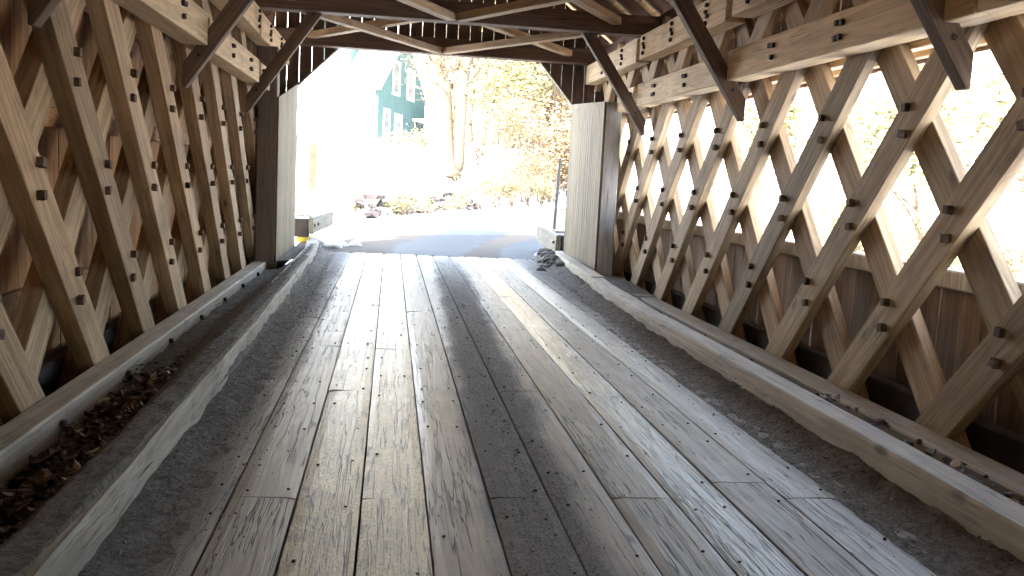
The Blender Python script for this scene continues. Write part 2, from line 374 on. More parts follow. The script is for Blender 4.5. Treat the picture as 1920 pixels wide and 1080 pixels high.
def road_material():
    m, n, b = new_mat('road_surface'); g = G(n); v = g.node('ShaderNodeNewGeometry').outputs['Position']
    at = g.node('ShaderNodeUVMap').outputs[0]; sp = g.node('ShaderNodeSeparateXYZ'); g.set(sp.inputs[0], at)
    u = g.math('ADD', sp.outputs[0], g.math('MULTIPLY', g.math('SUBTRACT', g.noise(v, 0.5, 3), 0.5), 0.16))
    def tr(c0, wd): return g.ramp(g.math('ABSOLUTE', g.math('SUBTRACT', u, c0)), wd * 0.75, wd, 1.0, 0.0)
    t = g.math('MAXIMUM', g.math('MAXIMUM', tr(0.16, 0.16), tr(0.64, 0.07)), g.ramp(g.node_y(v), 24.0, 27.0))  # past the bridge's shadow the road is coloured a sunlit beige
    fn = g.noise(v, 40, 5, 0.7)
    pack = g.mix(g.ramp(fn, 0.3, 0.7), (0.019, 0.026, 0.037), (0.027, 0.036, 0.049))
    sand_sunlit = g.mix(g.ramp(fn, 0.3, 0.7), (0.066, 0.051, 0.038), (0.09, 0.071, 0.053))  # sand of the tracks, also the sunlit tone of the far road
    c = g.mix(t, pack, sand_sunlit)
    g.set(b.inputs['Base Color'], c); g.set(b.inputs['Roughness'], g.mix(t, (0.55,) * 3, (0.8,) * 3))
    g.set(b.inputs['Normal'], g.bump(fn, 0.01)); return m
mb = MB(); K = 14; yy = axis_pts([(16.62, 30, 0.5), (30, 120, 2.0)]); uvs = []
for y in yy:
    cx = (road_x(y - 2.5) + road_x(y) + road_x(y + 2.5)) / 3; sl_ = (road_x(y + 1) - road_x(y - 1)) / 2
    hw = (half_w(y) + 0.35) * math.sqrt(1 + sl_ * sl_)
    for i in range(K + 1):
        t = i / K * 2 - 1; x = cx + t * hw
        jag = 0.12 * mnoise.noise(Vector((y * 1.1, t * 3, 2))) if abs(t) == 1 else 0
        z = max(hgt(x, y), hgt(cx, y)) if abs(t) < 0.86 else min(hgt(x, y), hgt(cx, y) + 0.05)
        mb.v.append((x + jag, y, (hgt(cx, y) if abs(t) < 0.9 else hgt(cx, y) - 0.03) + 0.03 - 0.01 * t * t + (-0.03 if y < 17 else 0)))
        uvs.append((i / K, y))
for j in range(len(yy) - 1):
    for i in range(K):
        a = j * (K + 1) + i; mb.f.append((a, a + 1, a + K + 2, a + K + 1)); mb.a.append(0)
me = mb.mesh('road', 0, True); uvl = me.uv_layers.new(name='UVMap')
for lp in me.loops: uvl.data[lp.index].uv = uvs[lp.vertex_index]
link('road', me, road_material(), kind='structure')

# ---------------------------------------------------------------- deck
deck = link('bridge_deck', None, M=Matrix.Translation((CX, 0, 0)), kind='structure')
seams = [-1.26, -0.965, -0.675, -0.38, -0.087, 0.21, 0.505, 0.80, 1.10, 1.40, 1.685, 1.98, 2.27, 2.56, 2.85]
END = 16.6
joints = {1: [5.1, 9.2, 13.3], 2: [4.07, 7.7, 11.8], 3: [2.05, 6.13, 10.2, 14.2], 4: [4.06, 7.62, 12.2], 5: [1.9, 5.95 + 3.81, 13.8], 6: [4.07, 8.1, 12.2],
          7: [2.1, 6.2, 10.3, 14.3], 8: [4.07, 8.15, 12.2], 9: [2.05, 6.09, 9.0, 13.9], 10: [4.3, 8.1, 12.3], 11: [4.07, 8.0, 12.1], 12: [1.8, 6.1, 10.2, 14.1]}
joints[5] = [1.9, 9.76, 13.8]; joints[8] = [6.09 - 2.02, 10.1, 14.2]; joints[9] = [2.0, 6.09, 11.2]
for i in range(len(seams) - 1):
    x0, x1 = seams[i], seams[i + 1]; ends = [-3.0] + joints.get(i, [3.0 + (i % 3), 9.0]) + [END + (0.0 if i not in (3,) else 0.02)]
    for ya, yb in zip(ends, ends[1:]):
        gp = 0.004 + 0.003 * rng.random(); Lp = yb - ya - 0.008; W = x1 - x0 - 2 * gp
        mb = MB(); nseg = max(4, int(Lp / 0.35)); off = rng.random() * 50; nw = 6
        zt = -0.003 * rng.random() - (0.002 if i % 2 else 0); tilt = (rng.random() - 0.5) * 0.010
        crown = 0.004 * rng.random()
        for k in range(nseg + 1):
            x = -Lp / 2 + Lp * k / nseg
            for q in range(nw + 1):
                t = q / nw * 2 - 1
                edge = -0.007 if abs(t) == 1 else 0
                yq = t * W / 2 + (0.0025 * mnoise.noise(Vector((x * 2 + off, t, 1))) if abs(t) == 1 else 0)
                yq = yq if abs(t) != 1 else yq
                z = zt + tilt * t + crown * (1 - t * t) * (1 if i % 2 else -1) + edge + 0.003 * mnoise.noise(Vector((x * 0.9 + off, t * 0.8, 7)))
                mb.v.append((x, yq, z))
            mb.v.append((x, W / 2, -0.08)); mb.v.append((x, -W / 2, -0.08))
        k_ = nw + 3
        for k in range(nseg):
            for q in range(k_):
                b_ = k * k_; mb.f.append((b_ + q, b_ + (q + 1) % k_, b_ + k_ + (q + 1) % k_, b_ + k_ + q)); mb.a.append(0)
        mb.f.append(tuple(range(k_))); mb.f.append(tuple(nseg * k_ + j for j in range(k_))); mb.a += [0, 0]
        mat = M_deck_pale if i in (3, 4) else M_deck_gloss if i in (9, 11) and ya > -9 else M_deck
        pl = link('deck_plank', mb.mesh('deck_plank'), mat, deck, frame(((x0 + x1) / 2, (ya + yb) / 2, 0.0), (0, 1, 0), (0, 0, 1)))
        if yb > 1.5:
            nb = MB(); spots = []
            yk = max(ya, 1.5) + 0.09
            while yk < min(yb, 15.5) - 0.05:
                for sx in (0.2, 0.8):
                    if rng.random() < 0.55: spots.append((x0 + (x1 - x0) * (sx + rng.uniform(-.04, .04)), yk + rng.uniform(-.05, .05)))
                yk += 0.61 if rng.random() < 0.8 else 0.4
            for (px, py) in spots:
                nb.tube([(px, py, -0.006), (px, py, 0.0035)], [0.0085, 0.007], 6)
            if spots: link('nail', nb.mesh('nail'), M_bolt, pl, kind='stuff')
# beams under the deck
for yb_ in range(-3, 17, 2):
    beam('floor_beam', (XL - 0.75, yb_ + 0.4, -0.30), (XR + 0.75, yb_ + 0.4, -0.30), 0.22, 0.30, (0, 0, 1), M_dark, deck)
mb = MB(); mb.box((XL - 0.6, YB, -0.50), (XR + 0.6, 16.3, -0.465)); link('deck_underlay', mb.mesh('deck_underlay'), M_dark, deck)
mb = MB(); mb.box((-1.3, YB, -0.06), (2.9, -3.02, -0.004)); link('deck_plank', mb.mesh('deck_plank'), M_deck, deck)
# asphalt lip at the deck end
mb = MB(); mb.box((-1.4, END + 0.004, -0.2), (2.9, END + 0.03, -0.004)); link('joint_plate', mb.mesh('joint_plate'), M_bolt, deck)

# ---------------------------------------------------------------- curbs
def curb(name, pts, zt, W, H, label, mat, k_r=1.0):
    """pts: list of (x_front, y); the curb is swept along them"""
    mb = MB(); off = rng.random() * 30; side = -1 if pts[0][0] < CX else 1
    ring = [(0, 0), (0, .35), (0, .7), (0.04, .95), (.10, 1), (.35, 1), (.65, 1), (.93, 1), (1, .93), (1, 0)]
    k = len(ring); rows = []
    for (x0, y0), (x1, y1) in zip(pts, pts[1:]):
        nn = max(2, int((y1 - y0) / 0.12))
        for j in range(nn): rows.append((x0 + (x1 - x0) * j / nn, y0 + (y1 - y0) * j / nn))
    rows.append(pts[-1])
    for (x, y) in rows:
        for (u, v_) in ring:
            d = 0.018 * mnoise.noise(Vector((y * 0.9 + off, u * 2, v_ * 2))) + 0.010 * mnoise.noise(Vector((y * 5 + off, u * 4, v_ * 4)))
            d *= k_r
            dz = 0.020 * mnoise.noise(Vector((y * 0.7 + off + 9, u, 0))) + 0.008 * mnoise.noise(Vector((y * 6 + off, u * 3, 3)))
            mb.v.append((y, -(x + side * (u * W + (d if u in (0, 0.04) else -d * 0.5))), -0.07 + (zt + 0.07) * v_ + (dz * k_r if v_ > 0.6 else 0)))
    for i in range(len(rows) - 1):
        for j in range(k):
            b_ = i * k; mb.f.append((b_ + j, b_ + (j + 1) % k, b_ + k + (j + 1) % k, b_ + k + j)); mb.a.append(0)
    mb.f.append(tuple(range(k))); mb.f.append(tuple((len(rows) - 1) * k + j for j in range(k))); mb.a += [0, 0]
    M = Matrix(((0, -1, 0, 0), (1, 0, 0, 0), (0, 0, 1, 0), (0, 0, 0, 1)))
    return link(name, mb.mesh(name), mat, None, M, label=label, category='curb')
cl = curb('timber_curb', [(-1.03, -3), (-1.03, 2), (-1.045, 4), (-1.065, 7.5), (-1.12, 12), (-1.17, 15), (-1.30, 17.2)], 0.20, 0.20, 0.2,
          'long rough timber curb with dirt heaped over its top, below the boarded lattice wall', M_curb)
cr = curb('timber_curb', [(2.565, -3), (2.565, 3.2), (2.575, 4.3), (2.60, 8.75)], 0.20, 0.20, 0.2,
          'squared timber curb with a clean skylit-pale top beside the open lattice wall', M_curb_lit, 0.2)
me_ = curb('timber_curb', [(2.62, 8.78), (2.70, 11.0), (2.76, 12.1)], 0.185, 0.19, 0.2, 'middle length of timber curb bending outwards before the bare portal post', M_curb_lit, 0.5)
me_ = curb('timber_curb', [(2.77, 12.13), (2.88, 14.5), (2.97, 16.3)], 0.20, 0.20, 0.2, 'last short timber curb piece by the pale boarded portal side with grit against it', M_curb_lit, 0.8)

# ---------------------------------------------------------------- dirt and litter (uncountable)
def sheet(name, x0, x1, y0, y1, fz, mat, dx=0.05, dy=0.08, **props):
    mb = MB(); nx_ = max(2, int((x1 - x0) / dx)); ny_ = max(2, int((y1 - y0) / dy))
    for j in range(ny_ + 1):
        for i in range(nx_ + 1):
            x = x0 + (x1 - x0) * i / nx_; y = y0 + (y1 - y0) * j / ny_; mb.v.append((x, y, fz(x, y)))
    for j in range(ny_):
        for i in range(nx_):
            a = j * (nx_ + 1) + i; mb.f.append((a, a + 1, a + nx_ + 2, a + nx_ + 1)); mb.a.append(0)
    return link(name, mb.mesh(name), mat, None, **props)
def curbx(side, y):
    if side < 0:
        P = [(-1.03, -3), (-1.03, 2), (-1.045, 4), (-1.065, 7.5), (-1.12, 12), (-1.17, 15), (-1.30, 17.2)]
    else: P = [(2.565, -3), (2.565, 3.2), (2.575, 4.3), (2.60, 8.75), (2.70, 11.0), (2.78, 12.1), (2.88, 14.5), (2.97, 16.3), (3.0, 18)]
    for (x0, y0), (x1, y1) in zip(P, P[1:]):
        if y <= y1: return x0 + (x1 - x0) * (y - y0) / (y1 - y0)
    return P[-1][0]
def nn(x, y, s, o=0): return mnoise.noise(Vector((x * s, y * s, o)))
def dz_r(x, y):
    d = curbx(1, y) - x; wdt = 0.14 + 0.05 * nn(x, y, .8) + 0.16 * ss(13, 15.5, y)
    h = (0.065 + 0.03 * nn(x, y, 3) + 0.09 * ss(13.5, 15.8, y)) * ss(wdt * 1.6, 0.0, d)
    h += 0.011 * nn(x, y, 9) + 0.005 * nn(x, y, 21)
    return h * ss(0.5, 0.15, d) - 0.016 * ss(0.18, 0.42, d) + 0.0
def dz_l(x, y):
    d = x - curbx(-1, y); wdt = 0.12 + 0.05 * nn(x, y, .7)
    h = (0.045 + 0.03 * nn(x, y, 2.6) + 0.05 * ss(11, 15, y)) * ss(wdt * 1.7, 0.0, d)
    h += 0.012 * nn(x, y, 8) + 0.005 * nn(x, y, 19)
    return h * ss(0.5, 0.15, d) - 0.016 * ss(0.18, 0.40, d)
sheet('dirt', 2.05, 3.0, 2.0, 16.6, dz_r, M_dirt, 0.035, 0.05, kind='stuff', label='dark crumbly dirt lying along the foot of the clean curb', category='dirt')
sheet('dirt', -1.25, -0.58, 2.0, 16.6, dz_l, M_dirt, 0.035, 0.05, kind='stuff', label='dark grit and dust lying along the foot of the dirt covered curb', category='dirt')
def dz_top(x, y):
    t = ss(3.5, 7.8, y)
    e = ss(-1.48 - 0.16 * t, -1.20, x)                       # rises onto the curb
    base = (-0.12 * (1 - t) + 0.0 * t) * (1 - e) + 0.222 * e
    fr = ss(-1.02, -1.10, x)
    h = base + 0.03 * nn(x, y, 4, 2) * (1 - e * .6) + 0.014 * nn(x, y, 13, 1)
    lim = curbx(-1, y) - 0.03
    if x > lim: h = min(h, 0.185 - 3.0 * (x - lim))
    return h
sheet('dirt', -1.96, -1.05, 1.5, 13.4, dz_top, M_dirt, 0.04, 0.06, kind='stuff', label='grey dirt filling the trough between sill beam and rough curb', category='dirt')
sheet('dirt', -1.60, -1.15, 13.4, 17.6, lambda x, y: 0.13 + 0.075 * ss(-1.5, -1.25, x) + 0.02 * nn(x, y, 5) + 0.012 * nn(x, y, 14) - 3.0 * max(0, x - curbx(-1, y) + 0.06), M_dirt, 0.04, 0.06, kind='stuff', label='dirt drifted at the foot of the pale portal boards', category='dirt')
sheet('dirt', 2.77, 3.5, 1.5, 13.4, lambda x, y: -0.02 + 0.13 * ss(9, 13, y) - 0.03 + 0.03 * nn(x, y, 4) + 0.015 * nn(x, y, 13), M_dirt, 0.05, 0.08, kind='stuff', label='dirt in the gap between clean curb and sill beam', category='dirt')
sheet('dirt', 2.95, 3.8, 13.4, 17.5, lambda x, y: 0.04 + 0.04 * nn(x, y, 4) + 0.015 * nn(x, y, 13), M_dirt, 0.05, 0.08, kind='stuff', label='dirt below the pale portal boards beside the last curb piece', category='dirt')
# curled dead leaves and chips in the trough
def leaves(name, n, area, mat, size, label, zf):
    mb = MB()
    for _ in range(n):
        x, y = area(); z = zf(x, y) + rng.uniform(0.0, 0.03); s = size * rng.uniform(0.5, 1.3)
        e = Matrix.Rotation(rng.uniform(0, 6.28), 3, 'Z') @ Matrix.Rotation(rng.uniform(-0.9, 0.9), 3, 'X') @ Matrix.Rotation(rng.uniform(-.6, .6), 3, 'Y')
        cu = rng.uniform(0.2, 0.6) * s; a = rng.random(); c0 = Vector((x, y, z + s * 0.2))
        P = [Vector((-s, 0, cu)), Vector((-s * .4, s * .45, 0)), Vector((s * .4, s * .4, 0)), Vector((s, 0, cu)), Vector((s * .4, -s * .4, cu * .4)), Vector((-s * .4, -s * .45, cu * .5))]
        P = [c0 + e @ p for p in P]
        mb.quad([P[0], P[1], P[2], P[3]], a); mb.quad([P[0], P[3], P[4], P[5]], a)
    return link(name, mb.mesh(name), mat, None, kind='stuff', label=label, category='leaves')
def leaf_mat():
    m, n, b = new_mat('dead_leaf'); g = G(n); at = g.node('ShaderNodeAttribute', attribute_name='rnd').outputs['Fac']
    c = g.mix(at, (0.03, 0.013, 0.008), (0.13, 0.065, 0.035)); c = g.mix(g.ramp(at, 0.93, 0.96), c, (0.45, 0.38, 0.28))
    g.set(b.inputs['Base Color'], c); b.inputs['Roughness'].default_value = 0.42; return m
M_leaf = leaf_mat()
sheet('leaf_litter', -1.74, -1.30, 1.5, 6.6, lambda x, y: dz_top(x, y) + 0.025 * ss(6.6, 6.0, y) + 0.05 * nn(x, y, 7) * ss(6.6, 6, y) - 0.03 * ss(5.8, 6.6, y) + (-0.06 if x > -1.34 else 0), M_litter, 0.03, 0.04,
      kind='stuff', label='wet dark leaf litter packed in the trough beside the rough curb', category='leaf litter')
leaves('dead_leaves', 1500, lambda: (rng.uniform(-1.74, -1.36), rng.triangular(2.4, 6.9, 4.6)), M_leaf, 0.034, 'dark brown curled dead leaves in the trough beside the rough curb', lambda x, y: dz_top(x, y) + 0.02)
leaves('wood_chips', 260, lambda: (curbx(1, 0) - rng.uniform(0.0, 0.12), rng.uniform(2.6, 12)), M_leaf, 0.013, 'small pale chips and dead leaf bits in the dirt under the clean curb', lambda x, y: dz_r(x, y))
leaves('dead_leaves', 160, lambda: (rng.uniform(2.80, 3.2), rng.uniform(2.6, 6)), M_leaf, 0.035, 'few brown leaves caught between clean curb and sill beam', lambda x, y: 0.03)
# grit grains
def grains(name, n, area, zf, label, s0=0.003, s1=0.008):
    mb = MB()
    for _ in range(n):
        x, y = area(); s = rng.uniform(s0, s1) * (1 + (rng.random() < .05) * 1.2); z = zf(x, y)
        c0 = Vector((x, y, z)); P = [c0 + Vector((rng.uniform(-1, 1), rng.uniform(-1, 1), 0)).normalized() * s for _ in range(3)] + [c0 + Vector((0, 0, s * rng.uniform(.5, 1.1)))]
        a = rng.random()
        for q in ((0, 1, 3), (1, 2, 3), (2, 0, 3)): mb.quad([P[q[0]], P[q[1]], P[q[2]]], a)
    return link(name, mb.mesh(name), M_grain, None, kind='stuff', label=label, category='grit')
M_grain = flat('grit_grain', (0.20, 0.18, 0.165), 0.9, 0, 0.6, 30)
grains('grit', 5000, lambda: (curbx(1, 0) - abs(rng.gauss(0, 0.15)), rng.triangular(2.5, 14, 5)), lambda x, y: max(0, dz_r(x, y)), 'loose grit scattered beside the clean curb')
grains('grit', 4500, lambda: (-1.03 + abs(rng.gauss(0, 0.16)), rng.triangular(2.5, 15, 5)), lambda x, y: max(0, dz_l(x, y)), 'loose grit scattered beside the rough curb')
grains('grit', 3500, lambda: (0.0, 0.0), lambda x, y: 0.0, 'x') if False else None
def strip_area():
    y = rng.triangular(2.5, 14, 4); return (0.62 + 0.026 * y + rng.gauss(0, 0.11), y)
grains('grit', 5000, strip_area, lambda x, y: 0.0, 'loose grit lying in a strip down the middle of the deck', 0.002, 0.006)

# ---------------------------------------------------------------- lattice trusses
def bolt_box(mb, c, nrm, s=0.05, d=0.035):
    e = Matrix.Rotation(rng.uniform(-0.15, 0.15), 4, 'X')
    M = Matrix.Translation(c) @ e
    lo = (0, -s / 2, -s / 2); hi = (d * nrm, s / 2, s / 2)
    mb.box(tuple(min(a, b) for a, b in zip(lo, hi)), tuple(max(a, b) for a, b in zip(lo, hi)), 0, M)
LB = {}
for i_ in (1, -1):
    mb = MB(); mb.box((min(0, .042 * i_), -.026, -.027), (max(0, .042 * i_), .026, .027)); LB[i_] = mb.mesh('bolt', 0.003)
TAN = 0.61 / 0.675
PW = 0.265
Y0L, Y0R = 13.27, 13.21
def truss(side):
    X = XL if side < 0 else XR; y_ref = Y0L if side < 0 else Y0R; z0 = 0.68 if side < 0 else 0.665
    t = thing('lattice_truss', (X, 0, -0.4), 'timber lattice wall backed by tall brown boards, dirt trough at its foot' if side < 0 else 'open timber lattice wall with bright diamond openings onto snow', 'lattice truss')
    PT = 0.125 if side < 0 else 0.088
    inn = -side                                    # direction into the room along X
    ymin, ymax, zb, zt = -3.2, 15.85, -0.42, 3.62
    for layer in (0, 1):
        xc = X - inn * (PT / 2 + layer * (PT + 0.001)); sg = -1 if layer == 0 else 1     # inner planks rise towards the camera
        for k in range(-6, 22):
            yb = y_ref - SP * (k - 4)
            # centre line: y = yb + sg*TAN*(z - z0)
            za, zc = zb, zt
            def yat(z): return yb + sg * TAN * (z - z0)
            lo, hi = ymin, ymax
            if sg < 0:
                if yat(za) > hi: za = z0 + (yb - hi) / TAN
                if yat(zc) < lo: zc = z0 + (yb - lo) / TAN
            else:
                if yat(za) < lo: za = z0 + (lo - yb) / TAN
                if yat(zc) > hi: zc = z0 + (hi - yb) / TAN
            if zc - za < 0.4: continue
            jit, ji2 = rng.uniform(-0.014, 0.014), rng.uniform(-0.014, 0.014)
            p = beam('lattice_plank', (xc, yat(za) + jit, za), (xc, yat(zc) + ji2, zc), PW + rng.uniform(-.004, .004), PT, (inn, 0, 0), M_lat, t, bev=0.005)
            if layer == 0:
                for r_ in (0, 1, 2):
                    z = z0 + ROW * r_; y = yat(z)
                    if z < za + .1 or z > zc - .1: continue
                    if y < 0.5 or y > 15: continue
                    for dz in (-0.09, 0.09):
                        link('peg', LB[inn], M_peg, p, Matrix.Translation((X + inn * rng.uniform(-0.012, 0.006), y + rng.uniform(-.008, .008), z + dz + 0.005)) @ Matrix.Rotation(rng.uniform(-0.25, 0.25), 4, 'X') @ Matrix.Rotation(rng.uniform(-0.08, 0.08), 4, 'Z'))
    # chords: two rows of long timbers bolted to the room face, in lapped lengths, and their twins outside
    segs = [(-3.2, 8.78, 0.235, 0.0), (8.98, 12.20, 0.215, -0.01), (12.42, 13.36, 0.20, -0.012)]
    for row, (z1, z2) in enumerate(((2.555, 2.845), (3.17, 3.49))):
        for si, (ya, yb, proud, dz) in enumerate(segs):
            if row == 1 and si == 2: yb = 15.7; ya = 12.42
            joints_ = [ya] + ([4.9] if si == 0 and row == 0 else []) + [yb]
            for a_, b_ in zip(joints_, joints_[1:]):
                c = beam('chord_timber', (X + inn * proud / 2 + inn * 0.0012, a_ + 0.008, (z1 + z2) / 2 + dz), (X + inn * proud / 2 + inn * 0.0012, b_ - 0.008, (z1 + z2) / 2 + dz), z2 - z1, proud - 0.002, (inn, 0, 0), M_chord, t, bev=0.008)
                mb = MB(); rz = z0 + ROW * (3 + row)
                for k in range(-6, 22):
                    y = y_ref - SP * (k - 4) - (0.61 if row == 0 else 0.0)
                    if not (max(a_, -1) + 0.12 < y < b_ - 0.12): continue
                    zc = (z1 + z2) / 2 + dz
                    for (oy, oz) in ([(-0.05, 0.05), (0.02, 0.055), (-0.03, -0.05), (0.035, -0.055)][:3 + (k % 2)] if row == 0 else [(0.0, 0.10), (0.02, 0.03), (-0.03, -0.02), (0.01, -0.09)]):
                        bolt_box(mb, Vector((X + inn * (proud + 0.0005), y + oy, zc + oz)), inn, 0.042, 0.03)
                if mb.v: link('bolt', mb.mesh('bolt', 0.003), M_bolt, c, kind='stuff')
        xo = X - inn * (2 * PT + 0.052)
        beam('chord_timber', (xo, -3.2, (z1 + z2) / 2), (xo, 15.85, (z1 + z2) / 2), z2 - z1, 0.10, (inn, 0, 0), M_chord, t)
    # sill timber on the room side
    zt_ = 0.11 if side < 0 else 0.03; xf = -1.755 if side < 0 else 3.245
    w_ = abs(xf - X)
    s_ = beam('sill_timber', ((X + xf) / 2 + inn * .001, -3.2, zt_ - 0.15), ((X + xf) / 2 + inn * .001, 13.38, zt_ - 0.15), 0.30, w_ - 0.002, (inn, 0, 0), M_sill, t, bev=0.012)
    mb = MB()
    for k in range(-4, 14):
        y = y_ref - SP * k + 0.42
        if 1.5 < y < 13.3:
            c0 = Vector((xf + inn * 0.001, y + rng.uniform(-.05, .05), zt_ - 0.075))
            bolt_box(mb, c0, inn, 0.035, 0.03); bolt_box(mb, c0 + Vector((0, 0.045, -0.035)), inn, 0.035, 0.03)
            if side > 0: bolt_box(mb, c0 + Vector((0, -0.03, 0.03)), inn, 0.03, 0.02)
    link('bolt', mb.mesh('bolt', 0.003), M_bolt, s_, kind='stuff')
    beam('sill_timber', (X - inn * (2 * PT + 0.057), -3.2, -0.02), (X - inn * (2 * PT + 0.057), 15.85, -0.02), 0.30, 0.11, (inn, 0, 0), M_dark, t, bev=0.01)
    return t
truss(-1); truss(1)

# ---------------------------------------------------------------- board walls outside the lattices
def board_wall(name, x, y0, y1, zr, label, side, gap=0.006, bw=0.245, opening=None):
    t = thing(name, (x, (y0 + y1) / 2, zr[0]), label, 'board wall')
    mb = MB(); y = y0
    while y < y1:
        w_ = bw * rng.uniform(0.9, 1.08); dx = rng.uniform(-0.004, 0.004); e = min(y + w_ - gap * (rng.uniform(0.2, 0.9) if rng.random() < 0.7 else rng.uniform(1.2, 2.4)), y1); a = rng.random()
        if opening and y > opening[0] - 0.01:
            mb.box((x + dx - .013, y, zr[0] - rng.uniform(0, .04)), (x + dx + .013, e, opening[1]), a)
            mb.box((x + dx - .013, y, opening[2] - rng.uniform(0, 0.012)), (x + dx + .013, e, zr[1]), a + 0.37)
        else: mb.box((x + dx - .013, y, zr[0] - rng.uniform(0, .04)), (x + dx + .013, e, zr[1]), a)
        y += w_
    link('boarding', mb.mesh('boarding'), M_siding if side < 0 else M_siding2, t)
    return t
wl = board_wall('board_wall', XL - 0.46, YB, 15.9, (-0.55, 3.36), 'tall vertical brown boards seen behind the closed lattice', -1, gap=0.0012)
for z in (0.55, 1.75): beam('nailer', (XL - 0.42, -3, z), (XL - 0.42, 15.85, z), 0.14, 0.05, (1, 0, 0), M_siding, wl)
wr = board_wall('board_wall', XR + 0.40, YB, 15.9, (-0.55, 3.36), 'low boards capped by a grey rail behind the open lattice, with bright slits', 1, opening=(2.0, 0.955, 2.50), gap=0.008)  # full height before the opening starts: unseen boards added to block side light
beam('cap_rail', (XR + 0.345, -1.5, 0.955), (XR + 0.345, 15.85, 0.955), 0.13, 0.075, (1, 0, 0), M_rail, wr, bev=0.01)
beam('nailer', (XR + 0.345, -1.5, 2.58), (XR + 0.345, 15.85, 2.58), 0.12, 0.07, (1, 0, 0), M_chord, wr)
# back part of the truss line, behind the camera, boarded shut to cut side light
# ---------------------------------------------------------------- tie beams, knee braces, lateral braces
ties = [(15.60, 0.24, 'far tie beam across the portal, just above the daylight opening'), (12.24, 0.24, 'deep dark tie beam overhead, one bay inside the portal'),
        (8.60, 0.24, 'dark tie beam overhead two bays inside the portal')] + [(8.60 - 3.64 * k, 0.24, 'dark tie beam above the viewer, %s' % n) for k, n in ((1, 'first beyond the roof bracing'), (2, 'over the lens'), (3, 'behind the lens'))]
for y, th, lab in ties:
    z1, z2 = 3.50, 3.76
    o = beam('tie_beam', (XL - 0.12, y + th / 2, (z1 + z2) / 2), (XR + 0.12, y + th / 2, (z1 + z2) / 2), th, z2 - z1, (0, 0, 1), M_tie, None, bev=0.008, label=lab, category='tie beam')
bays = [(12.47, 'nearest the portal'), (8.84, 'second from the portal'), (5.25, 'largest in view')]
for by, txt in bays:
    for side in (-1, 1):
        X = XL if side < 0 else XR; inn = -side
        foot = Vector((X + inn * 0.01, by, 2.20)); top = Vector((X + inn * 0.92, by, 3.52))
        d = (top - foot).normalized(); n_ = Vector((d.z * inn, 0, -d.x * inn)).normalized() # underside normal, into the room
        if n_.z > 0: n_ = -n_
        half = 0.09
        # pentagon with the foot cut to lie on the wall; side pointing down-in
        A = foot + Vector((inn * 0.0, 0, -0.03)); Bp = foot + Vector((0.0, 0, 0.185)); Tt = Vector((Bp.x + (3.495 - Bp.z) * d.x / d.z, by, 3.495)); Tb = Vector((A.x + n_.x * 0.03 + (3.495 - A.z) * d.x / d.z + inn * 0.02, by, 3.495))
        C0 = A + Vector((inn * 0.03, 0, 0.0))
        poly = [A, C0, Tb, Tt, Bp]
        mb = MB(); c0 = (foot + top) / 2; M = frame(c0, d, (0, 1, 0)); Mi = M.inverted()
        mb.prism([Mi @ (p + Vector((0, -0.055, 0))) for p in poly], (Mi.to_3x3() @ Vector((0, 0.11, 0))))
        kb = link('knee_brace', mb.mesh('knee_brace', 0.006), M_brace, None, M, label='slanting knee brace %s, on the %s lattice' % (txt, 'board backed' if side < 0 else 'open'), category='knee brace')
        for tt in (0.16, 0.93):
            q0 = foot + (top - foot) * tt + Vector((0, -0.056, 0.06)); m3 = MB(); m3.tube([q0, q0 + Vector((0, -0.014, 0))], [0.02, 0.017], 6); link('bolt', m3.mesh('bolt'), M_bolt, kb)
names = {15.6: 'last bay', 12.24: 'second bay', 8.6: 'third bay'}
tc_ = CX
yb2 = [(12.48, 15.60, 'bay next to the portal'), (8.84, 12.24, 'second bay from the portal'), (5.2, 8.6, 'third bay from the portal')]
for (ya, yb, txt) in yb2:
    zz = 3.58
    for nm, p0, p1, q in (('from boarded wall to middle of far tie', (XL + 0.75, ya, zz - 0.03), (tc_ - 0.06, yb, zz - 0.03), 0), ('from open lattice to middle of far tie', (XR - 0.75, ya, zz - 0.03), (tc_ + 0.06, yb, zz - 0.03), 0),
                       ('from middle of near tie to boarded wall', (tc_ - 0.06, ya, zz + 0.075), (XL + 0.55, yb, zz + 0.075), 1), ('from middle of near tie to open lattice', (tc_ + 0.06, ya, zz + 0.075), (XR - 0.55, yb, zz + 0.075), 1)):
        beam('lateral_brace', p0, p1, 0.14, 0.098, (0, 0, 1), M_lateral, None, bev=0.004, label='pale horizontal brace %s, %s' % (nm, txt.replace(' from the portal', '').replace(' to the portal', ' to the exit').replace('bay next to the exit', 'last bay')), category='roof brace')

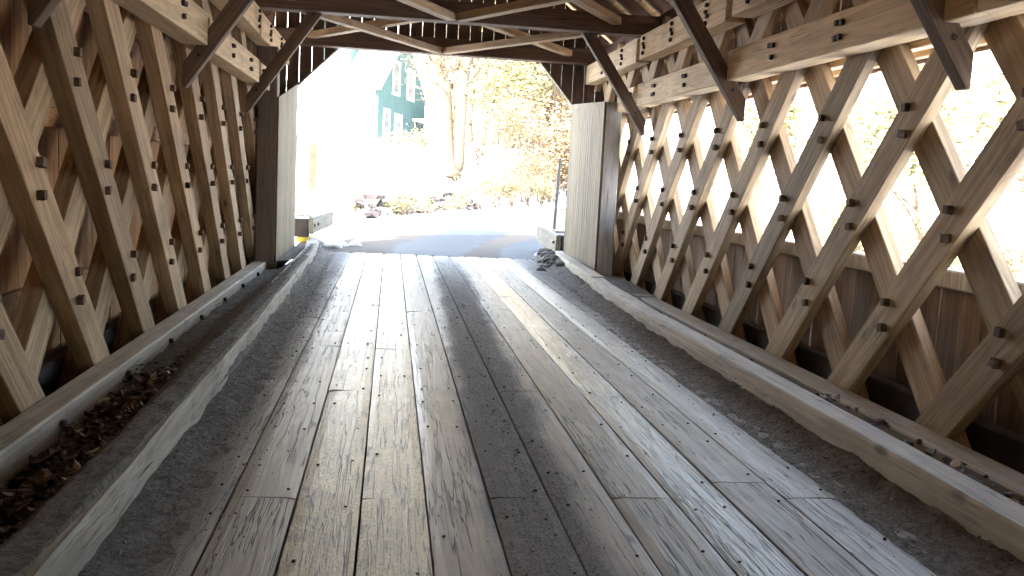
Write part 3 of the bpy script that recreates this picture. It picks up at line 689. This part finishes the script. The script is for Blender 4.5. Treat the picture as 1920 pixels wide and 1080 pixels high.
# ---------------------------------------------------------------- roof
roof = thing('bridge_roof', (CX, 0, 3.8), 'pitched roof of dark rafters under gappy orange brown boards', 'roof')
RID = 5.99; EX = 2.95; PZ = 3.84   # ridge height, plate half width, plate height
slope = (RID - PZ) / EX
y = -5.7
while y < 15.9:
    for s in (-1, 1):
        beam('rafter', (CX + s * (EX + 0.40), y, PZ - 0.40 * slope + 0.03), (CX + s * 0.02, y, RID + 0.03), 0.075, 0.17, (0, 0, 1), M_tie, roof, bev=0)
    y += 0.91
for s in (-1, 1):
    beam('wall_plate', (CX + s * (EX - 0.08), YB, PZ - 0.11), (CX + s * (EX - 0.08), 15.9, PZ - 0.11), 0.16, 0.14, (0, 0, 1), M_tie, roof)
    mb = MB(); d = Vector((-s * EX, 0, RID - PZ)); L = math.hypot(EX + 0.6, (EX + 0.6) * slope); u = d.normalized(); nrm = Vector((u.z * s, 0, abs(u.x)))
    start = Vector((CX + s * (EX + 0.6), 0, PZ - 0.6 * slope + 0.15)); t_ = 0.0
    while t_ < L - 0.02:
        bw = rng.uniform(0.20, 0.26); e = min(t_ + bw - 0.012, L); a = rng.random()
        P = [start + u * t_, start + u * e, start + u * e + nrm * 0.022, start + u * t_ + nrm * 0.022]
        mb.prism([Vector((p.x, YB - 0.3, p.z)) for p in P], Vector((0, 15.95 + 0.55 - YB + 0.3, 0)), a); t_ += bw
    link('roof_boards', mb.mesh('roof_boards'), M_roofb, roof)
    mb = MB(); P = [start + nrm * 0.05, start + u * (L + 0.02) + nrm * 0.05, start + u * (L + 0.02) + nrm * 0.07, start + nrm * 0.07]
    mb.prism([Vector((p.x, YB - 0.35, p.z)) for p in P], Vector((0, 15.95 + 0.6 - YB + 0.35, 0)))
    link('roof_covering', mb.mesh('roof_covering'), flat('metal_roofing', (0.16, 0.15, 0.15), 0.5, 0.3), roof)

# ---------------------------------------------------------------- portal
portal = thing('portal_gable', (CX, 16.0, 0), 'gable end of the bridge with gapped dark boards round the clipped daylight opening', 'gable wall')
mb = MB(); bw = 0.205; x = XL - 0.48
OPL, OPR = -1.62, 3.12
def open_top(x):
    if x < OPL or x > OPR: return None
    if x < -0.95: return 2.86 + (x - OPL) / (-0.95 - OPL) * (3.53 - 2.86)
    if x > 2.50: return 2.82 + (OPR - x) / (OPR - 2.50) * (3.53 - 2.82)
    return 3.53
def rake(x): return RID + 0.10 - abs(x - CX) * slope
while x < XR + 0.48:
    x1 = min(x + bw - 0.008 * rng.uniform(0.7, 1.3), XR + 0.5); a = rng.random()
    cuts = sorted([x] + [c for c in (OPL, -0.95, 2.50, OPR) if x < c < x1] + [x1])
    for ca, cb in zip(cuts, cuts[1:]):
        mid = (ca + cb) / 2
        if open_top(mid) is None: b0, b1 = -0.1, -0.1
        else: b0, b1 = open_top(ca + 1e-5) or open_top(mid), open_top(cb - 1e-5) or open_top(mid)
        tops = [rake(ca), rake(cb)]
        poly = [Vector((ca, YP, b0)), Vector((cb, YP, b1)), Vector((cb, YP, tops[1])), Vector((ca, YP, tops[0]))]
        mb.prism(poly, Vector((0, 0.028, 0)), a)
    x += bw
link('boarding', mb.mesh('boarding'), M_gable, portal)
for (xa, za, xb, zb) in ((OPL, 2.86, -0.95, 3.53), (2.50, 3.53, OPR, 2.82)):
    s = 1 if za < zb else -1
    beam('corner_trim', (xa, YP + 0.015, za + 0.005), (xb, YP + 0.015, zb + 0.005), 0.10, 0.022, (0, 0, 1), M_block, portal, bev=0)
for x in (XL - 0.48, XR + 0.48): pass
def portal_side(xp, side, label):
    t = thing('boarded_portal_wall', (xp, 14.6, 0), label, 'board wall')
    inn = -side; mb = MB(); y = 13.42
    zt = (lambda y: 2.46 + (y - 13.4) * 0.165) if side < 0 else (lambda y: 2.69 + (y - 13.4) * 0.055)
    while y < 15.93:
        bw_ = rng.uniform(0.10, 0.19); e = min(y + bw_, 15.945); a = rng.random()
        poly = [Vector((xp, y, -0.05)), Vector((xp, e - 0.006, -0.05)), Vector((xp, e - 0.006, zt(e))), Vector((xp, y, zt(y)))]
        mb.prism(poly, Vector((-inn * rng.uniform(0.018, 0.023), 0, 0)), a); y += bw_ + 0.004
    link('boarding', mb.mesh('boarding', 0.004), M_portal, t)
    mb = MB(); x0, x1 = sorted((xp - inn * 0.026, xp - inn * (0.30 if side < 0 else 0.27)))
    mb.box((x0, 13.40, -0.1), (x1, 13.68, 3.165 if side < 0 else 2.69)); link('post', mb.mesh('post', 0.008), M_post if side < 0 else M_post_lit, t)
    return t
portal_side(-1.62, -1, 'pale upright boards at the exit beside the teal house view, dark post at their edge')
portal_side(3.12, 1, 'pale grooved upright boards at the exit below the open lattice, grey lit post at their edge')
# back gable behind the viewer
bg_ = thing('back_gable', (CX, YB, 0), 'boarded gable at the far rear end of the bridge', 'gable wall')
mb = MB(); mb.prism([Vector((XL - .48, YB, 3.3)), Vector((XR + .48, YB, 3.3)), Vector((CX, YB, RID + .1))], Vector((0, .03, 0))); link('boarding', mb.mesh('boarding'), M_gable, bg_)

# ---------------------------------------------------------------- guard timbers and markers outside
def guard(side):
    if side < 0:
        t = thing('guard_timber', (-1.5, 17.5, 0), 'squared guard timber end with a bolt, dark block and yellow strip below it, beside snow', 'guard rail')
        beam('dark_block', (-1.80, 16.78, 0.40), (-1.455, 16.78, 0.40), 0.30, 0.33, (0, 0, 1), M_dark, t, bev=0.012)
        r_ = beam('rail_timber', (-1.41, 16.62, 0.45), (-1.20, 19.0, 0.47), 0.09, 0.30, (0, 0, 1), M_block, t, bev=0.015, seg=10, rough=0.012)
        beam('top_plate', (-1.72, 17.2, 0.60), (-1.42, 17.2, 0.60), 0.4, 0.03, (0, 0, 1), M_block, t)
        mb = MB(); bolt_box(mb, Vector((-1.365, 16.75, 0.45)), 1, 0.045, 0.03); bolt_box(mb, Vector((-1.33, 17.1, 0.46)), 1, 0.045, 0.03); link('bolt', mb.mesh('bolt'), M_bolt, r_)
        yb = MB(); yb.box((-1.70, 16.98, 0.06), (-1.42, 17.10, 0.24)); link('yellow_strip', yb.mesh('yellow_strip', 0.03), flat('yellow_plastic', (0.55, 0.47, 0.05), 0.5), t)
    else:
        t = thing('guard_timber', (3.2, 17.5, 0), 'weathered guard timber running out from the exit behind a grit heap', 'guard rail')
        beam('dark_block', (3.16, 16.60, 0.29), (3.50, 16.60, 0.29), 0.30, 0.36, (0, 0, 1), M_dark, t, bev=0.012)
        r_ = beam('rail_timber', (3.10, 16.42, 0.30), (3.10, 18.7, 0.36), 0.10, 0.36, (0, 0, 1), M_block, t, bev=0.015, seg=10, rough=0.014)
        beam('top_plate', (3.16, 17.3, 0.50), (3.46, 17.3, 0.50), 0.5, 0.04, (0, 0, 1), M_block, t)
        mb = MB(); bolt_box(mb, Vector((3.048, 16.55, 0.34)), -1, 0.045, 0.03); link('bolt', mb.mesh('bolt'), M_bolt, r_)
guard(-1); guard(1)
M_pole = flat('galvanised', (0.05, 0.052, 0.052), 0.8, 0.0); M_panel = flat('marker_panel_back', (0.036, 0.035, 0.024), 0.9)
t = thing('object_marker', (-1.63, 19.3, 0.05), 'narrow olive marker panel on a thin post left of the exit, near the snow', 'marker post')
mb = MB(); mb.tube([(-1.66, 19.32, -0.1), (-1.66, 19.32, 1.9)], [0.02, 0.02], 8); link('post', mb.mesh('post'), M_pole, t)
mb = MB(); mb.box((-1.69, 19.29, 1.03), (-1.545, 19.297, 1.98)); link('panel', mb.mesh('panel', 0.02), M_panel, t)
t = thing('marker_pole', (3.5, 19.0, 0.0), 'thin grey pole standing behind the weathered guard timber', 'marker post')
mb = MB(); mb.tube([(3.47, 19, -0.1), (3.50, 19, 1.0), (3.535, 19, 1.95)], [0.032, 0.032, 0.03], 8); link('post', mb.mesh('post'), M_pole, t)

# ---------------------------------------------------------------- vegetation
M_bark = flat('bark', (0.10, 0.078, 0.052), 0.9, 0, 0.45, 14, 0.02)
M_twig = flat('twig', (0.12, 0.09, 0.06), 0.9, 0, 0.3, 3)
def leaf_color(name, c1, c2):
    m, n, b = new_mat(name); g = G(n); at = g.node('ShaderNodeAttribute', attribute_name='rnd').outputs['Fac']
    g.set(b.inputs['Base Color'], g.mix(at, c1, c2)); b.inputs['Roughness'].default_value = 0.8; return m
M_gold = leaf_color('gold_dry_leaf', (0.16, 0.13, 0.065), (0.36, 0.31, 0.18))
M_rust = leaf_color('rust_dry_leaf', (0.13, 0.088, 0.05), (0.30, 0.215, 0.125))
M_green = leaf_color('yellow_green_leaf', (0.11, 0.115, 0.045), (0.28, 0.27, 0.13))
def branchy(r_, mb, p, d, L, rad, depth, tips, spread=0.6, kseg=4, up=0.15):
    pts = [p]; rs = [rad]; q = p.copy(); dd = d.copy()
    for i in range(kseg):
        dd = (dd + Vector((r_.uniform(-1, 1), r_.uniform(-1, 1), r_.uniform(-.6, 1) * 0.8)) * 0.17 + Vector((0, 0, up * 0.3))).normalized()
        q = q + dd * (L / kseg); pts.append(q.copy()); rs.append(rad * (1 - 0.55 * (i + 1) / kseg))
        if depth > 0 and i >= 1:
            for _ in range(1 if depth > 1 else 2):
                ax = Vector((r_.uniform(-1, 1), r_.uniform(-1, 1), r_.uniform(-.2, .7))).normalized()
                nd = (dd * (1 - spread) + ax * spread).normalized(); branchy(r_, mb, q.copy(), nd, L * r_.uniform(.5, .72), rs[-1] * .62, depth - 1, tips, spread, 3 if depth < 2 else 4, up)
    mb.tube(pts, rs, 7 if rad > 0.15 else 4 if rad > .02 else 3)
    tips.append(q)
    if depth == 0: tips.append(pts[len(pts) // 2])
def leafset(r_, pts, n, rad, s, mbl=None):
    mb = mbl or MB()
    for _ in range(n):
        c = r_.choice(pts) + Vector((r_.gauss(0, rad), r_.gauss(0, rad), r_.gauss(0, rad)))
        e = Matrix.Rotation(r_.uniform(0, 6.28), 3, 'Z') @ Matrix.Rotation(r_.uniform(0, 3.1), 3, 'X'); q = s * r_.uniform(.5, 1.3); a = r_.random()
        mb.quad([c + e @ Vector(v_) * q for v_ in ((-1, -.5, 0), (1, -.6, .1), (.9, .5, 0), (-.8, .6, .15))], a)
    return mb
def make_tree(seed, H, rad, depth, nleaf, lrad, lsize, spread=0.6, stems=1, up=.15, bare=0.3):
    r_ = random.Random(seed); mb = MB(); tips = []
    for s in range(stems):
        d = Vector((r_.uniform(-.3, .3), r_.uniform(-.3, .3), 1)).normalized() if stems > 1 else Vector((0, 0, 1))
        branchy(r_, mb, Vector((r_.uniform(-.2, .2) * (stems > 1), r_.uniform(-.2, .2) * (stems > 1), -0.15)), d, H * (0.55 if stems > 1 else .6), rad, depth, tips, spread, 5, up)
    tips = [t_ for t_ in tips if t_.z > H * bare] or tips
    return mb.mesh('trunk', 0, True), (leafset(r_, tips, nleaf, lrad, lsize).mesh('crown') if nleaf else None)
def place(name, meshes, x, y, s, rz, label, cat, lm, group=None, bark=M_bark, z=None):
    z = hgt(x, y) if z is None else z
    M = Matrix.Translation((x, y, z)) @ Matrix.Rotation(rz, 4, 'Z') @ Matrix.Scale(s, 4)
    t = link(name, None, M=M, label=label, category=cat)
    if group: t['group'] = group
    link('trunk', meshes[0], bark, t, M); 
    if meshes[1] is not None: link('crown', meshes[1], lm, t, M)
    return t
# big roadside maple: twin trunk, cut limbs sprouting twigs
def big_tree():
    r_ = random.Random(3); x, y = 2.05, 38.0; z = hgt(x, y) - 0.2; mb = MB(); tips = []; B = Vector((x, y, z))
    def tr(pts, rs, k=12):
        mb.tube([B + Vector(p) for p in pts], rs, k)
    tr([(0, 0, 0), (0.02, 0, 0.25), (0.0, 0, 0.6), (-.05, 0, 1.6), (-.12, 0, 2.8), (-.18, 0, 3.7), (-.5, .1, 4.7), (-1.0, .2, 6.0)], [.95, .74, .60, .52, .49, .48, .30, .14])
    tr([(.35, .1, 0), (.62, .1, .6), (.66, .1, 1.6), (.70, .1, 2.8), (.66, .1, 3.6), (.85, .1, 4.6), (1.2, .2, 6.2)], [.5, .36, .30, .28, .33, .22, .12])
    for (px, py, pz, L) in ((-.18, 0, 3.7, 2.6), (-.5, .1, 4.5, 2.2), (-.3, 0, 3.3, 1.6), (.38, .1, 3.6, 2.4), (.55, .1, 4.4, 2.0), (-.9, .2, 5.6, 2.0), (.8, .2, 5.8, 2.0)):
        for _ in range(9):
            d = Vector((r_.uniform(-1, 1), r_.uniform(-.8, .8), r_.uniform(-.3, 1))).normalized()
            branchy(r_, mb, B + Vector((px, py, pz)), d, L * r_.uniform(.35, .75), 0.05, 2, tips, .55, 4, .05)
    t = thing('maple_tree', (x, y, z), 'thick twin trunked roadside tree with short sprouting limbs, between teal house and snowy road', 'tree')
    link('trunk', mb.mesh('trunk', 0, True), M_bark, t)
    link('crown', leafset(r_, tips, 900, .25, .05).mesh('crown'), M_gold, t)
    vb = MB()     # ivy-like shaggy growth down the smaller trunk
    pts = [B + Vector((.45 + .1 * r_.uniform(-1, 1), -.05, zz / 10)) for zz in range(6, 44)]
    for _ in range(240):
        c = r_.choice(pts); vb.tube([c, c + Vector((r_.uniform(-.1, .25), r_.uniform(-.25, .05), r_.uniform(-.5, .1)))], [.012, .006], 3, r_.random())
    link('vine', vb.mesh('vine'), M_rust, t)
big_tree()
shrubA = make_tree(11, 2.6, .035, 3, 1500, .22, .055, .5, 7, .1, .15)
shrubB = make_tree(12, 3.2, .04, 3, 2100, .30, .06, .55, 8, .1, .1)
bareA = make_tree(13, 9, .15, 4, 260, .4, .08, .55)
goldA = make_tree(14, 9, .16, 4, 3600, .45, .13, .55, 1, .15, .2)
goldB = make_tree(15, 11, .17, 4, 3600, .5, .14, .5, 1, .2, .2)
lowA = make_tree(16, 1.1, .015, 3, 500, .12, .035, .55, 8, .05, .05)
mats = {'g': M_gold, 'r': M_rust, 'y': M_green}
def ray_at(px, y):        # x on the plan line seen at photo column px for depth y
    k = (px - 734.0) / 1691.5; return y * (k + 0.0)
spec = [(680, 50.5, 'lowA', 'y', 1.0), (716, 40.5, 'lowA', 'r', 1.0), (748, 41, 'lowA', 'g', 1.1), (790, 40, 'shrubA', 'g', .55), (640, 39.5, 'lowA', 'y', .8),
        (702, 27.3, 'lowA', 'g', .55), (735, 27.6, 'lowA', 'g', .6), (765, 27.8, 'lowA', 'r', .75), (640, 25.5, 'lowA', 'y', .35), (670, 25.8, 'lowA', 'g', .4), (665, 30, 'lowA', 'y', .8),
        (800, 29.5, 'lowA', 'g', .6), (868, 33.5, 'lowA', 'g', .8), (845, 31, 'lowA', 'r', .55), (905, 36.5, 'shrubA', 'g', .6), (930, 38, 'shrubA', 'r', .65), (958, 41, 'shrubB', 'r', .6), (900, 41, 'shrubB', 'g', .55),
        (985, 45, 'shrubB', 'r', .8), (1015, 48, 'shrubB', 'r', .8), (1040, 52, 'shrubB', 'g', .9), (1068, 56, 'shrubB', 'g', 1.0), (940, 48, 'shrubB', 'g', .9), (975, 54, 'shrubB', 'g', 1.0), (1020, 60, 'shrubB', 'g', 1.2)]
for q_ in range(13):
    spec.append((705 + q_ * 26 + rng.uniform(-14, 14), 28.2 + q_ * 1.1 + rng.uniform(-.6, 3.0), 'lowB' if q_ < 8 else rng.choice(['shrubA', 'shrubC']), rng.choice('ggry'), rng.uniform(.4, 1.15) if q_ < 8 else rng.uniform(.25, .6)))
lowB = make_tree(17, 1.3, .02, 3, 170, .12, .035, .6, 9, .05, .05)
shrubC = make_tree(18, 2.8, .035, 3, 700, .25, .05, .5, 7, .1, .1)
kinds = dict(lowB=lowB, shrubC=shrubC, lowA=lowA, shrubA=shrubA, shrubB=shrubB, bareA=bareA, goldA=goldA, goldB=goldB)
word = {'g': 'golden', 'r': 'rusty brown', 'y': 'yellow green'}
for px, y, k, m, s in spec:
    low = k.startswith('low')
    place('low_bush' if low else 'shrub', kinds[k], ray_at(px, y), y, s, rng.uniform(0, 6.28),
          ('%s dry bush low on the snowy bank beyond the exit' if low else '%s leafy shrub on the bank along the road') % word[m], 'bush', mats[m], ('%s bushes on the snowy bank' if low else '%s shrubs along the road') % word[m], M_twig)
r2 = random.Random(21)
MC = {}
def tinted(ms, key):
    if key not in MC: MC[key] = (ms[0], ms[1].copy()); MC[key][1].materials.clear()
    return MC[key]
for i in range(58):
    y = r2.uniform(56, 125); px = r2.uniform(800, 1120); x = ray_at(px, y); k = r2.choice(['goldA', 'goldB', 'bareA']); m = r2.choice(['g', 'g', 'y'])
    place('hillside_tree', tinted(kinds[k], k + m), x, y, r2.uniform(.8, 1.25), r2.uniform(0, 6.28), '%s tree among others on the sunlit hillside beyond the road' % word[m], 'tree', mats[m], '%s trees on the hillside' % word[m])
for i in range(16):
    y = r2.uniform(48, 95); px = r2.uniform(930, 1120); x = ray_at(px, y)
    place('hillside_shrub', tinted(kinds['shrubB'], 'sB' + ('r' if i % 3 else 'y')), x, y, r2.uniform(1.0, 1.7), r2.uniform(0, 6.28), '%s tall shrub on the slope beyond the road' % ('rusty' if i % 3 else 'green tinged'), 'bush', M_rust if i % 3 else M_green, 'shrubs on the slope', M_twig)
# seen through the open lattice
for i in range(52):
    a = r2.uniform(14, 58); d = r2.uniform(22, 75); x = d * math.sin(R(a)) + 3; y = d * math.cos(R(a))
    if abs(x - road_x(y)) < 5: continue
    k = r2.choice(['goldA', 'bareA', 'shrubB', 'shrubB']); m = r2.choice(['g', 'y'])
    place('bank_tree' if k != 'shrubB' else 'bank_shrub', tinted(kinds[k], k + m), x, y, r2.uniform(.6, 1.0), r2.uniform(0, 6.28), '%s %s on the snowy land seen through the lattice openings' % (word[m], 'tree' if k != 'shrubB' else 'shrub'), 'tree' if k != 'shrubB' else 'bush', mats[m], '%s growth beyond the open lattice' % word[m], M_bark)

# stone wall along the bank
rock = flat('field_stone', (0.05, 0.040, 0.042), 0.9, 0, 0.4, 3, 0.02)
t = thing('stone_wall', (1.0, 28, 0.3), 'low mauve grey dry stone wall below the snowy lawn', 'stone wall')
mb = MB(); r_ = random.Random(5)
def rockmb(mb, c, s, a, sub=2):
    bm = bmesh.new(); bmesh.ops.create_icosphere(bm, subdivisions=sub, radius=1.0); o = r_.random() * 50
    n = len(mb.v)
    for v_ in bm.verts:
        k = 1 + (0.35 if sub == 2 else 0.8) * mnoise.noise(v_.co * 1.3 + Vector((o, 0, 0)))
        mb.v.append((c[0] + v_.co.x * s[0] * k, c[1] + v_.co.y * s[1] * k, c[2] + v_.co.z * s[2] * k))
    bm.verts.index_update()
    for f in bm.faces: mb.f.append(tuple(n + v_.index for v_ in f.verts)); mb.a.append(a)
    bm.free()
y = 25.6
while y < 37:
    cx = (road_x(y - 2.5) + road_x(y) + road_x(y + 2.5)) / 3 - half_w(y) - 1.75 / .87
    z = hgt(cx + .5, y)
    for rr in range(3):
        if r_.random() < .9 - .12 * rr: rockmb(mb, (cx + .35 + r_.uniform(-.1, .15) - rr * .12, y + r_.uniform(-.1, .1), z + .12 + rr * .22), (r_.uniform(.12, .28), r_.uniform(.14, .34), r_.uniform(.06, .15)), r_.random(), 1)
    y += .3
link('stonework', mb.mesh('stonework'), rock, t)
# snow lumps by the exit
mb = MB()
for _ in range(70):
    y = r_.uniform(17.0, 25); x = r_.gauss(-1.5 + (y - 17) * .02, .35) if r_.random() < .75 else r_.gauss(3.2 + (y - 17) * .3, .3); s = r_.uniform(.04, .16)
    rockmb(mb, (x, y, hgt(x, y) + .02), (s * 1.4, s * 1.2, s), r_.random())
link('snow_clods', mb.mesh('snow_clods', 0, True), flat('dirty_snow', (0.62, 0.64, 0.66), 0.8, 0, 0.2, 9), kind='stuff', label='lumps of dirty snow thrown up beside the exit', category='snow')
mb = MB()
for _ in range(60):
    y = r_.uniform(14.6, 17.2); x = curbx(1, y) - abs(r_.gauss(0, .16)); s = r_.uniform(.015, .06)
    rockmb(mb, (x, y, max(0.0, dz_r(x, min(y, 16.5)))), (s * 1.4, s * 1.2, s), r_.random())
link('grit_clods', mb.mesh('grit_clods', 0, True), M_dirt, kind='stuff', label='heap of gritty clods at the exit by the weathered guard timber', category='dirt')

# ---------------------------------------------------------------- picket fence
t = thing('picket_fence', (-2.4, 37.5, hgt(-2.4, 37.5)), 'pale weathered picket fence in the snow in front of the teal house', 'fence')
M_white = flat('white_paint', (0.72, 0.72, 0.70), 0.6, 0, 0.08); M_picket = flat('weathered_picket', (0.045, 0.045, 0.042), 0.8, 0, 0.2)
x = -6.0; k = 0; mb = MB()
while x < 1.2:
    z = hgt(x, 37.5)
    if k % 16 == 0:
        pm = MB(); pm.box((x - .05, 37.52, z - .2), (x + .05, 37.62, z + 1.12)); link('fence_post', pm.mesh('fence_post', .01), M_picket, t)
    mb.prism([Vector((x - .03, 37.5, z + .08)), Vector((x + .03, 37.5, z + .08)), Vector((x + .03, 37.5, z + .88)), Vector((x, 37.5, z + .95)), Vector((x - .03, 37.5, z + .88))], Vector((0, .02, 0)))
    x += .13; k += 1
link('picket', mb.mesh('picket'), M_picket, t)
for dz in (.25, .7): beam('fence_rail', (-6, 37.545, hgt(-6, 37.5) + dz), (1.2, 37.545, hgt(1.2, 37.5) + dz), .04, .07, (0, 0, 1), M_picket, t)

# ---------------------------------------------------------------- teal house
def clap_mat():
    m, n, b = new_mat('teal_clapboard'); g = G(n); v = g.node('ShaderNodeTexCoord').outputs['Object']; sp = g.node('ShaderNodeSeparateXYZ'); g.set(sp.inputs[0], v)
    f = g.math('FRACT', g.math('MULTIPLY', sp.outputs[2], 1 / 0.13)); ns = g.noise(v, 2.0, 4)
    c = g.mix(g.ramp(ns, .3, .7), (0.060, 0.098, 0.096), (0.073, 0.117, 0.113)); c = g.mix(g.ramp(f, 0.0, 0.14, .55, 0.0), c, (0.03, 0.08, 0.10))
    g.set(b.inputs['Base Color'], c); b.inputs['Roughness'].default_value = 0.95; b.inputs['Specular IOR Level'].default_value = 0.05; g.set(b.inputs['Normal'], g.bump(f, 0.02)); return m
M_clap = clap_mat(); M_glass = flat('window_glass', (0.10, 0.11, 0.12), 0.12, 0, .2, 1.0); M_trimg = flat('pale_green_trim', (0.035, 0.055, 0.045), .6)
Gd = Vector((math.sin(R(15)), math.cos(R(15)), 0)); Fd = Vector((-math.cos(R(15)), math.sin(R(15)), 0)); C0 = Vector((-0.75, 45.0, 0)); GZ = 2.0
Hm = frame((C0.x, C0.y, GZ), Gd, (0, 0, 1))     # local x along gable wall, y along front (to the left), z up
HL, HD, EV, RG = 13.0, 10.0, 3.75, 7.05
house = link('teal_house', None, M=Hm, label='teal clapboard house with white window frames and snowy roof, up the slope beyond the exit', category='house')
mb = MB()
mb.box((0, 0, -1.0), (HD, HL, EV)); mb.prism([Vector((0, 0, EV)), Vector((HD, 0, EV)), Vector((HD / 2, 0, RG))], Vector((0, HL, 0)))
link('wall', mb.mesh('wall'), M_clap, house, Hm)
mb = MB(); sl_ = (RG - EV) / (HD / 2)
for s in (0, 1):
    def P(t, z): return Vector((t if s == 0 else HD - t, 0, z))
    poly = [P(-.45, EV - .45 * sl_ + .02), P(HD / 2, RG + .02), P(HD / 2, RG + .26), P(-.45, EV - .45 * sl_ + .22)]
    mb.prism([p + Vector((0, -.3, 0)) for p in poly], Vector((0, HL + .6, 0)))
fr = MB(); fr.box((-0.03, 0.15, -1.0), (-0.002, HL, EV - 0.05)); link('front_sunlit_skin', fr.mesh('front_sunlit_skin'), flat('sunlit_clapboard', (0.75, 0.75, 0.73), .8, 0, .05), house, Hm)  # overexposed sunlit front of the teal wall, painted white
rf = link('roof', mb.mesh('roof'), flat('roof_snow', (0.82, 0.83, 0.84), 0.7, 0, .05), house, Hm)
mb = MB(); mb.box((-.50, -.3, EV - .42), (-.455, HL + .3, EV - .16)); mb.box((-.44, -.02, EV - .44), (-.02, HL, EV - .40)); link('fascia', mb.mesh('fascia'), M_trimg, house, Hm)
dm = MB(); dm.prism([Vector((0.9, 1.75, EV + 0.75)), Vector((4.2, 1.75, EV + 2.9)), Vector((0.9, 1.75, EV + 2.9))], Vector((0, 1.6, 0))); dmo = link('dormer', dm.mesh('dormer'), M_clap, house, Hm)
mb = MB(); mb.box((0.6, 1.5, EV + 2.91), (4.6, 3.6, EV + 3.05)); link('dormer_roof', mb.mesh('dormer_roof'), M_trimg, dmo, Hm)
def hwin(t0, t1, z0, z1):
    f = MB(); w_ = .14
    for b_ in (((t0, -.05, z0), (t0 + w_, -.003, z1)), ((t1 - w_, -.05, z0), (t1, -.003, z1)), ((t0 + w_, -.05, z1 - w_), (t1 - w_, -.003, z1)), ((t0 + w_, -.05, z0), (t1 - w_, -.003, z0 + w_)), ((t0 + w_, -.04, (z0 + z1) / 2 - .03), (t1 - w_, -.003, (z0 + z1) / 2 + .03))): f.box(*b_)
    o = link('window', f.mesh('window'), M_white, house, Hm)
    g_ = MB(); g_.box((t0 + w_, -.02, z0 + w_), (t1 - w_, -.004, z1 - w_)); link('pane', g_.mesh('pane'), M_glass, o, Hm)
hwin(0.95, 2.15, .62, 2.6); hwin(3.1, 4.6, .62, 2.5); hwin(2.5, 3.9, 3.4, 5.15); hwin(5.5, 7.1, 3.4, 5.1)
def fwin(y0, y1, z0, z1):
    f = MB(); f.box((-.08, y0, z0), (-.031, y1, z1)); o = link('window', f.mesh('window'), M_white, house, Hm)
    g_ = MB(); g_.box((-.09, y0 + .12, z0 + .12), (-.081, y1 - .12, z1 - .12)); link('pane', g_.mesh('pane'), M_glass, o, Hm)
fwin(2.5, 3.5, .9, 2.5); fwin(6.5, 7.5, .9, 2.5)
# side porch at the far end of the gable wall
mb = MB(); mb.box((7.0, -1.4, 2.35), (10.2, -.003, 2.5)); 
for xx in (7.1, 8.6, 10.0): mb.box((xx, -1.35, -.8), (xx + .12, -1.23, 2.35))
mb.box((7.0, -1.4, -.6), (10.2, -.003, -.3)); link('porch', mb.mesh('porch'), M_white, house, Hm)

# pale pink house seen through the open lattice, and a white guard rail beyond
h2 = link('pink_house', None, M=frame((43, 58, hgt(43, 58) - 1), (0.6, 0.8, 0), (0, 0, 1)), label='pale pink house among snow seen through the lattice openings', category='house')
m2 = WM[h2.name]; mb = MB(); mb.box((0, 0, -2), (10, 8, 5)); mb.prism([Vector((0, 0, 5)), Vector((0, 8, 5)), Vector((0, 4, 8))], Vector((10, 0, 0))); link('wall', mb.mesh('wall'), flat('pink_stucco', (0.55, 0.40, 0.36), .8), h2, m2)
mb = MB(); mb.prism([Vector((-.4, -.5, 4.7)), Vector((-.4, 4, 8.1)), Vector((-.4, 4, 8.35)), Vector((-.4, -.5, 4.95))], Vector((10.8, 0, 0))); mb.prism([Vector((-.4, 8.5, 4.7)), Vector((-.4, 4, 8.1)), Vector((-.4, 4, 8.35)), Vector((-.4, 8.5, 4.95))], Vector((10.8, 0, 0))); link('roof', mb.mesh('roof'), M_snow, h2, m2)

# ---------------------------------------------------------------- every look-alike plant gets a label of its own (order as seen from the road)
ORD = 'first second third fourth fifth sixth seventh eighth ninth tenth eleventh twelfth thirteenth fourteenth fifteenth sixteenth seventeenth eighteenth nineteenth twentieth'.split()
TEN = {2: ('twentieth', 'twenty'), 3: ('thirtieth', 'thirty'), 4: ('fortieth', 'forty')}
same = {}
for o in list(sc.objects):
    if o.parent is None and o.get('category') in ('tree', 'bush', 'dirt', 'leaves') and o.get('group'): same.setdefault(o['label'], []).append(o)
for lab, os_ in same.items():
    if len(os_) < 2: continue
    os_.sort(key=lambda o: o.location.x / max(o.location.y, 1))
    for i, o in enumerate(os_):
        n = i + 1; wd = ORD[i] if n <= 20 else (TEN[n // 10][0] if n % 10 == 0 else TEN[n // 10][1] + '-' + ORD[n % 10 - 1])
        o['label'] = ('leftmost ' if i == 0 else 'rightmost ' if i == len(os_) - 1 else wd + ' from left, ') + lab
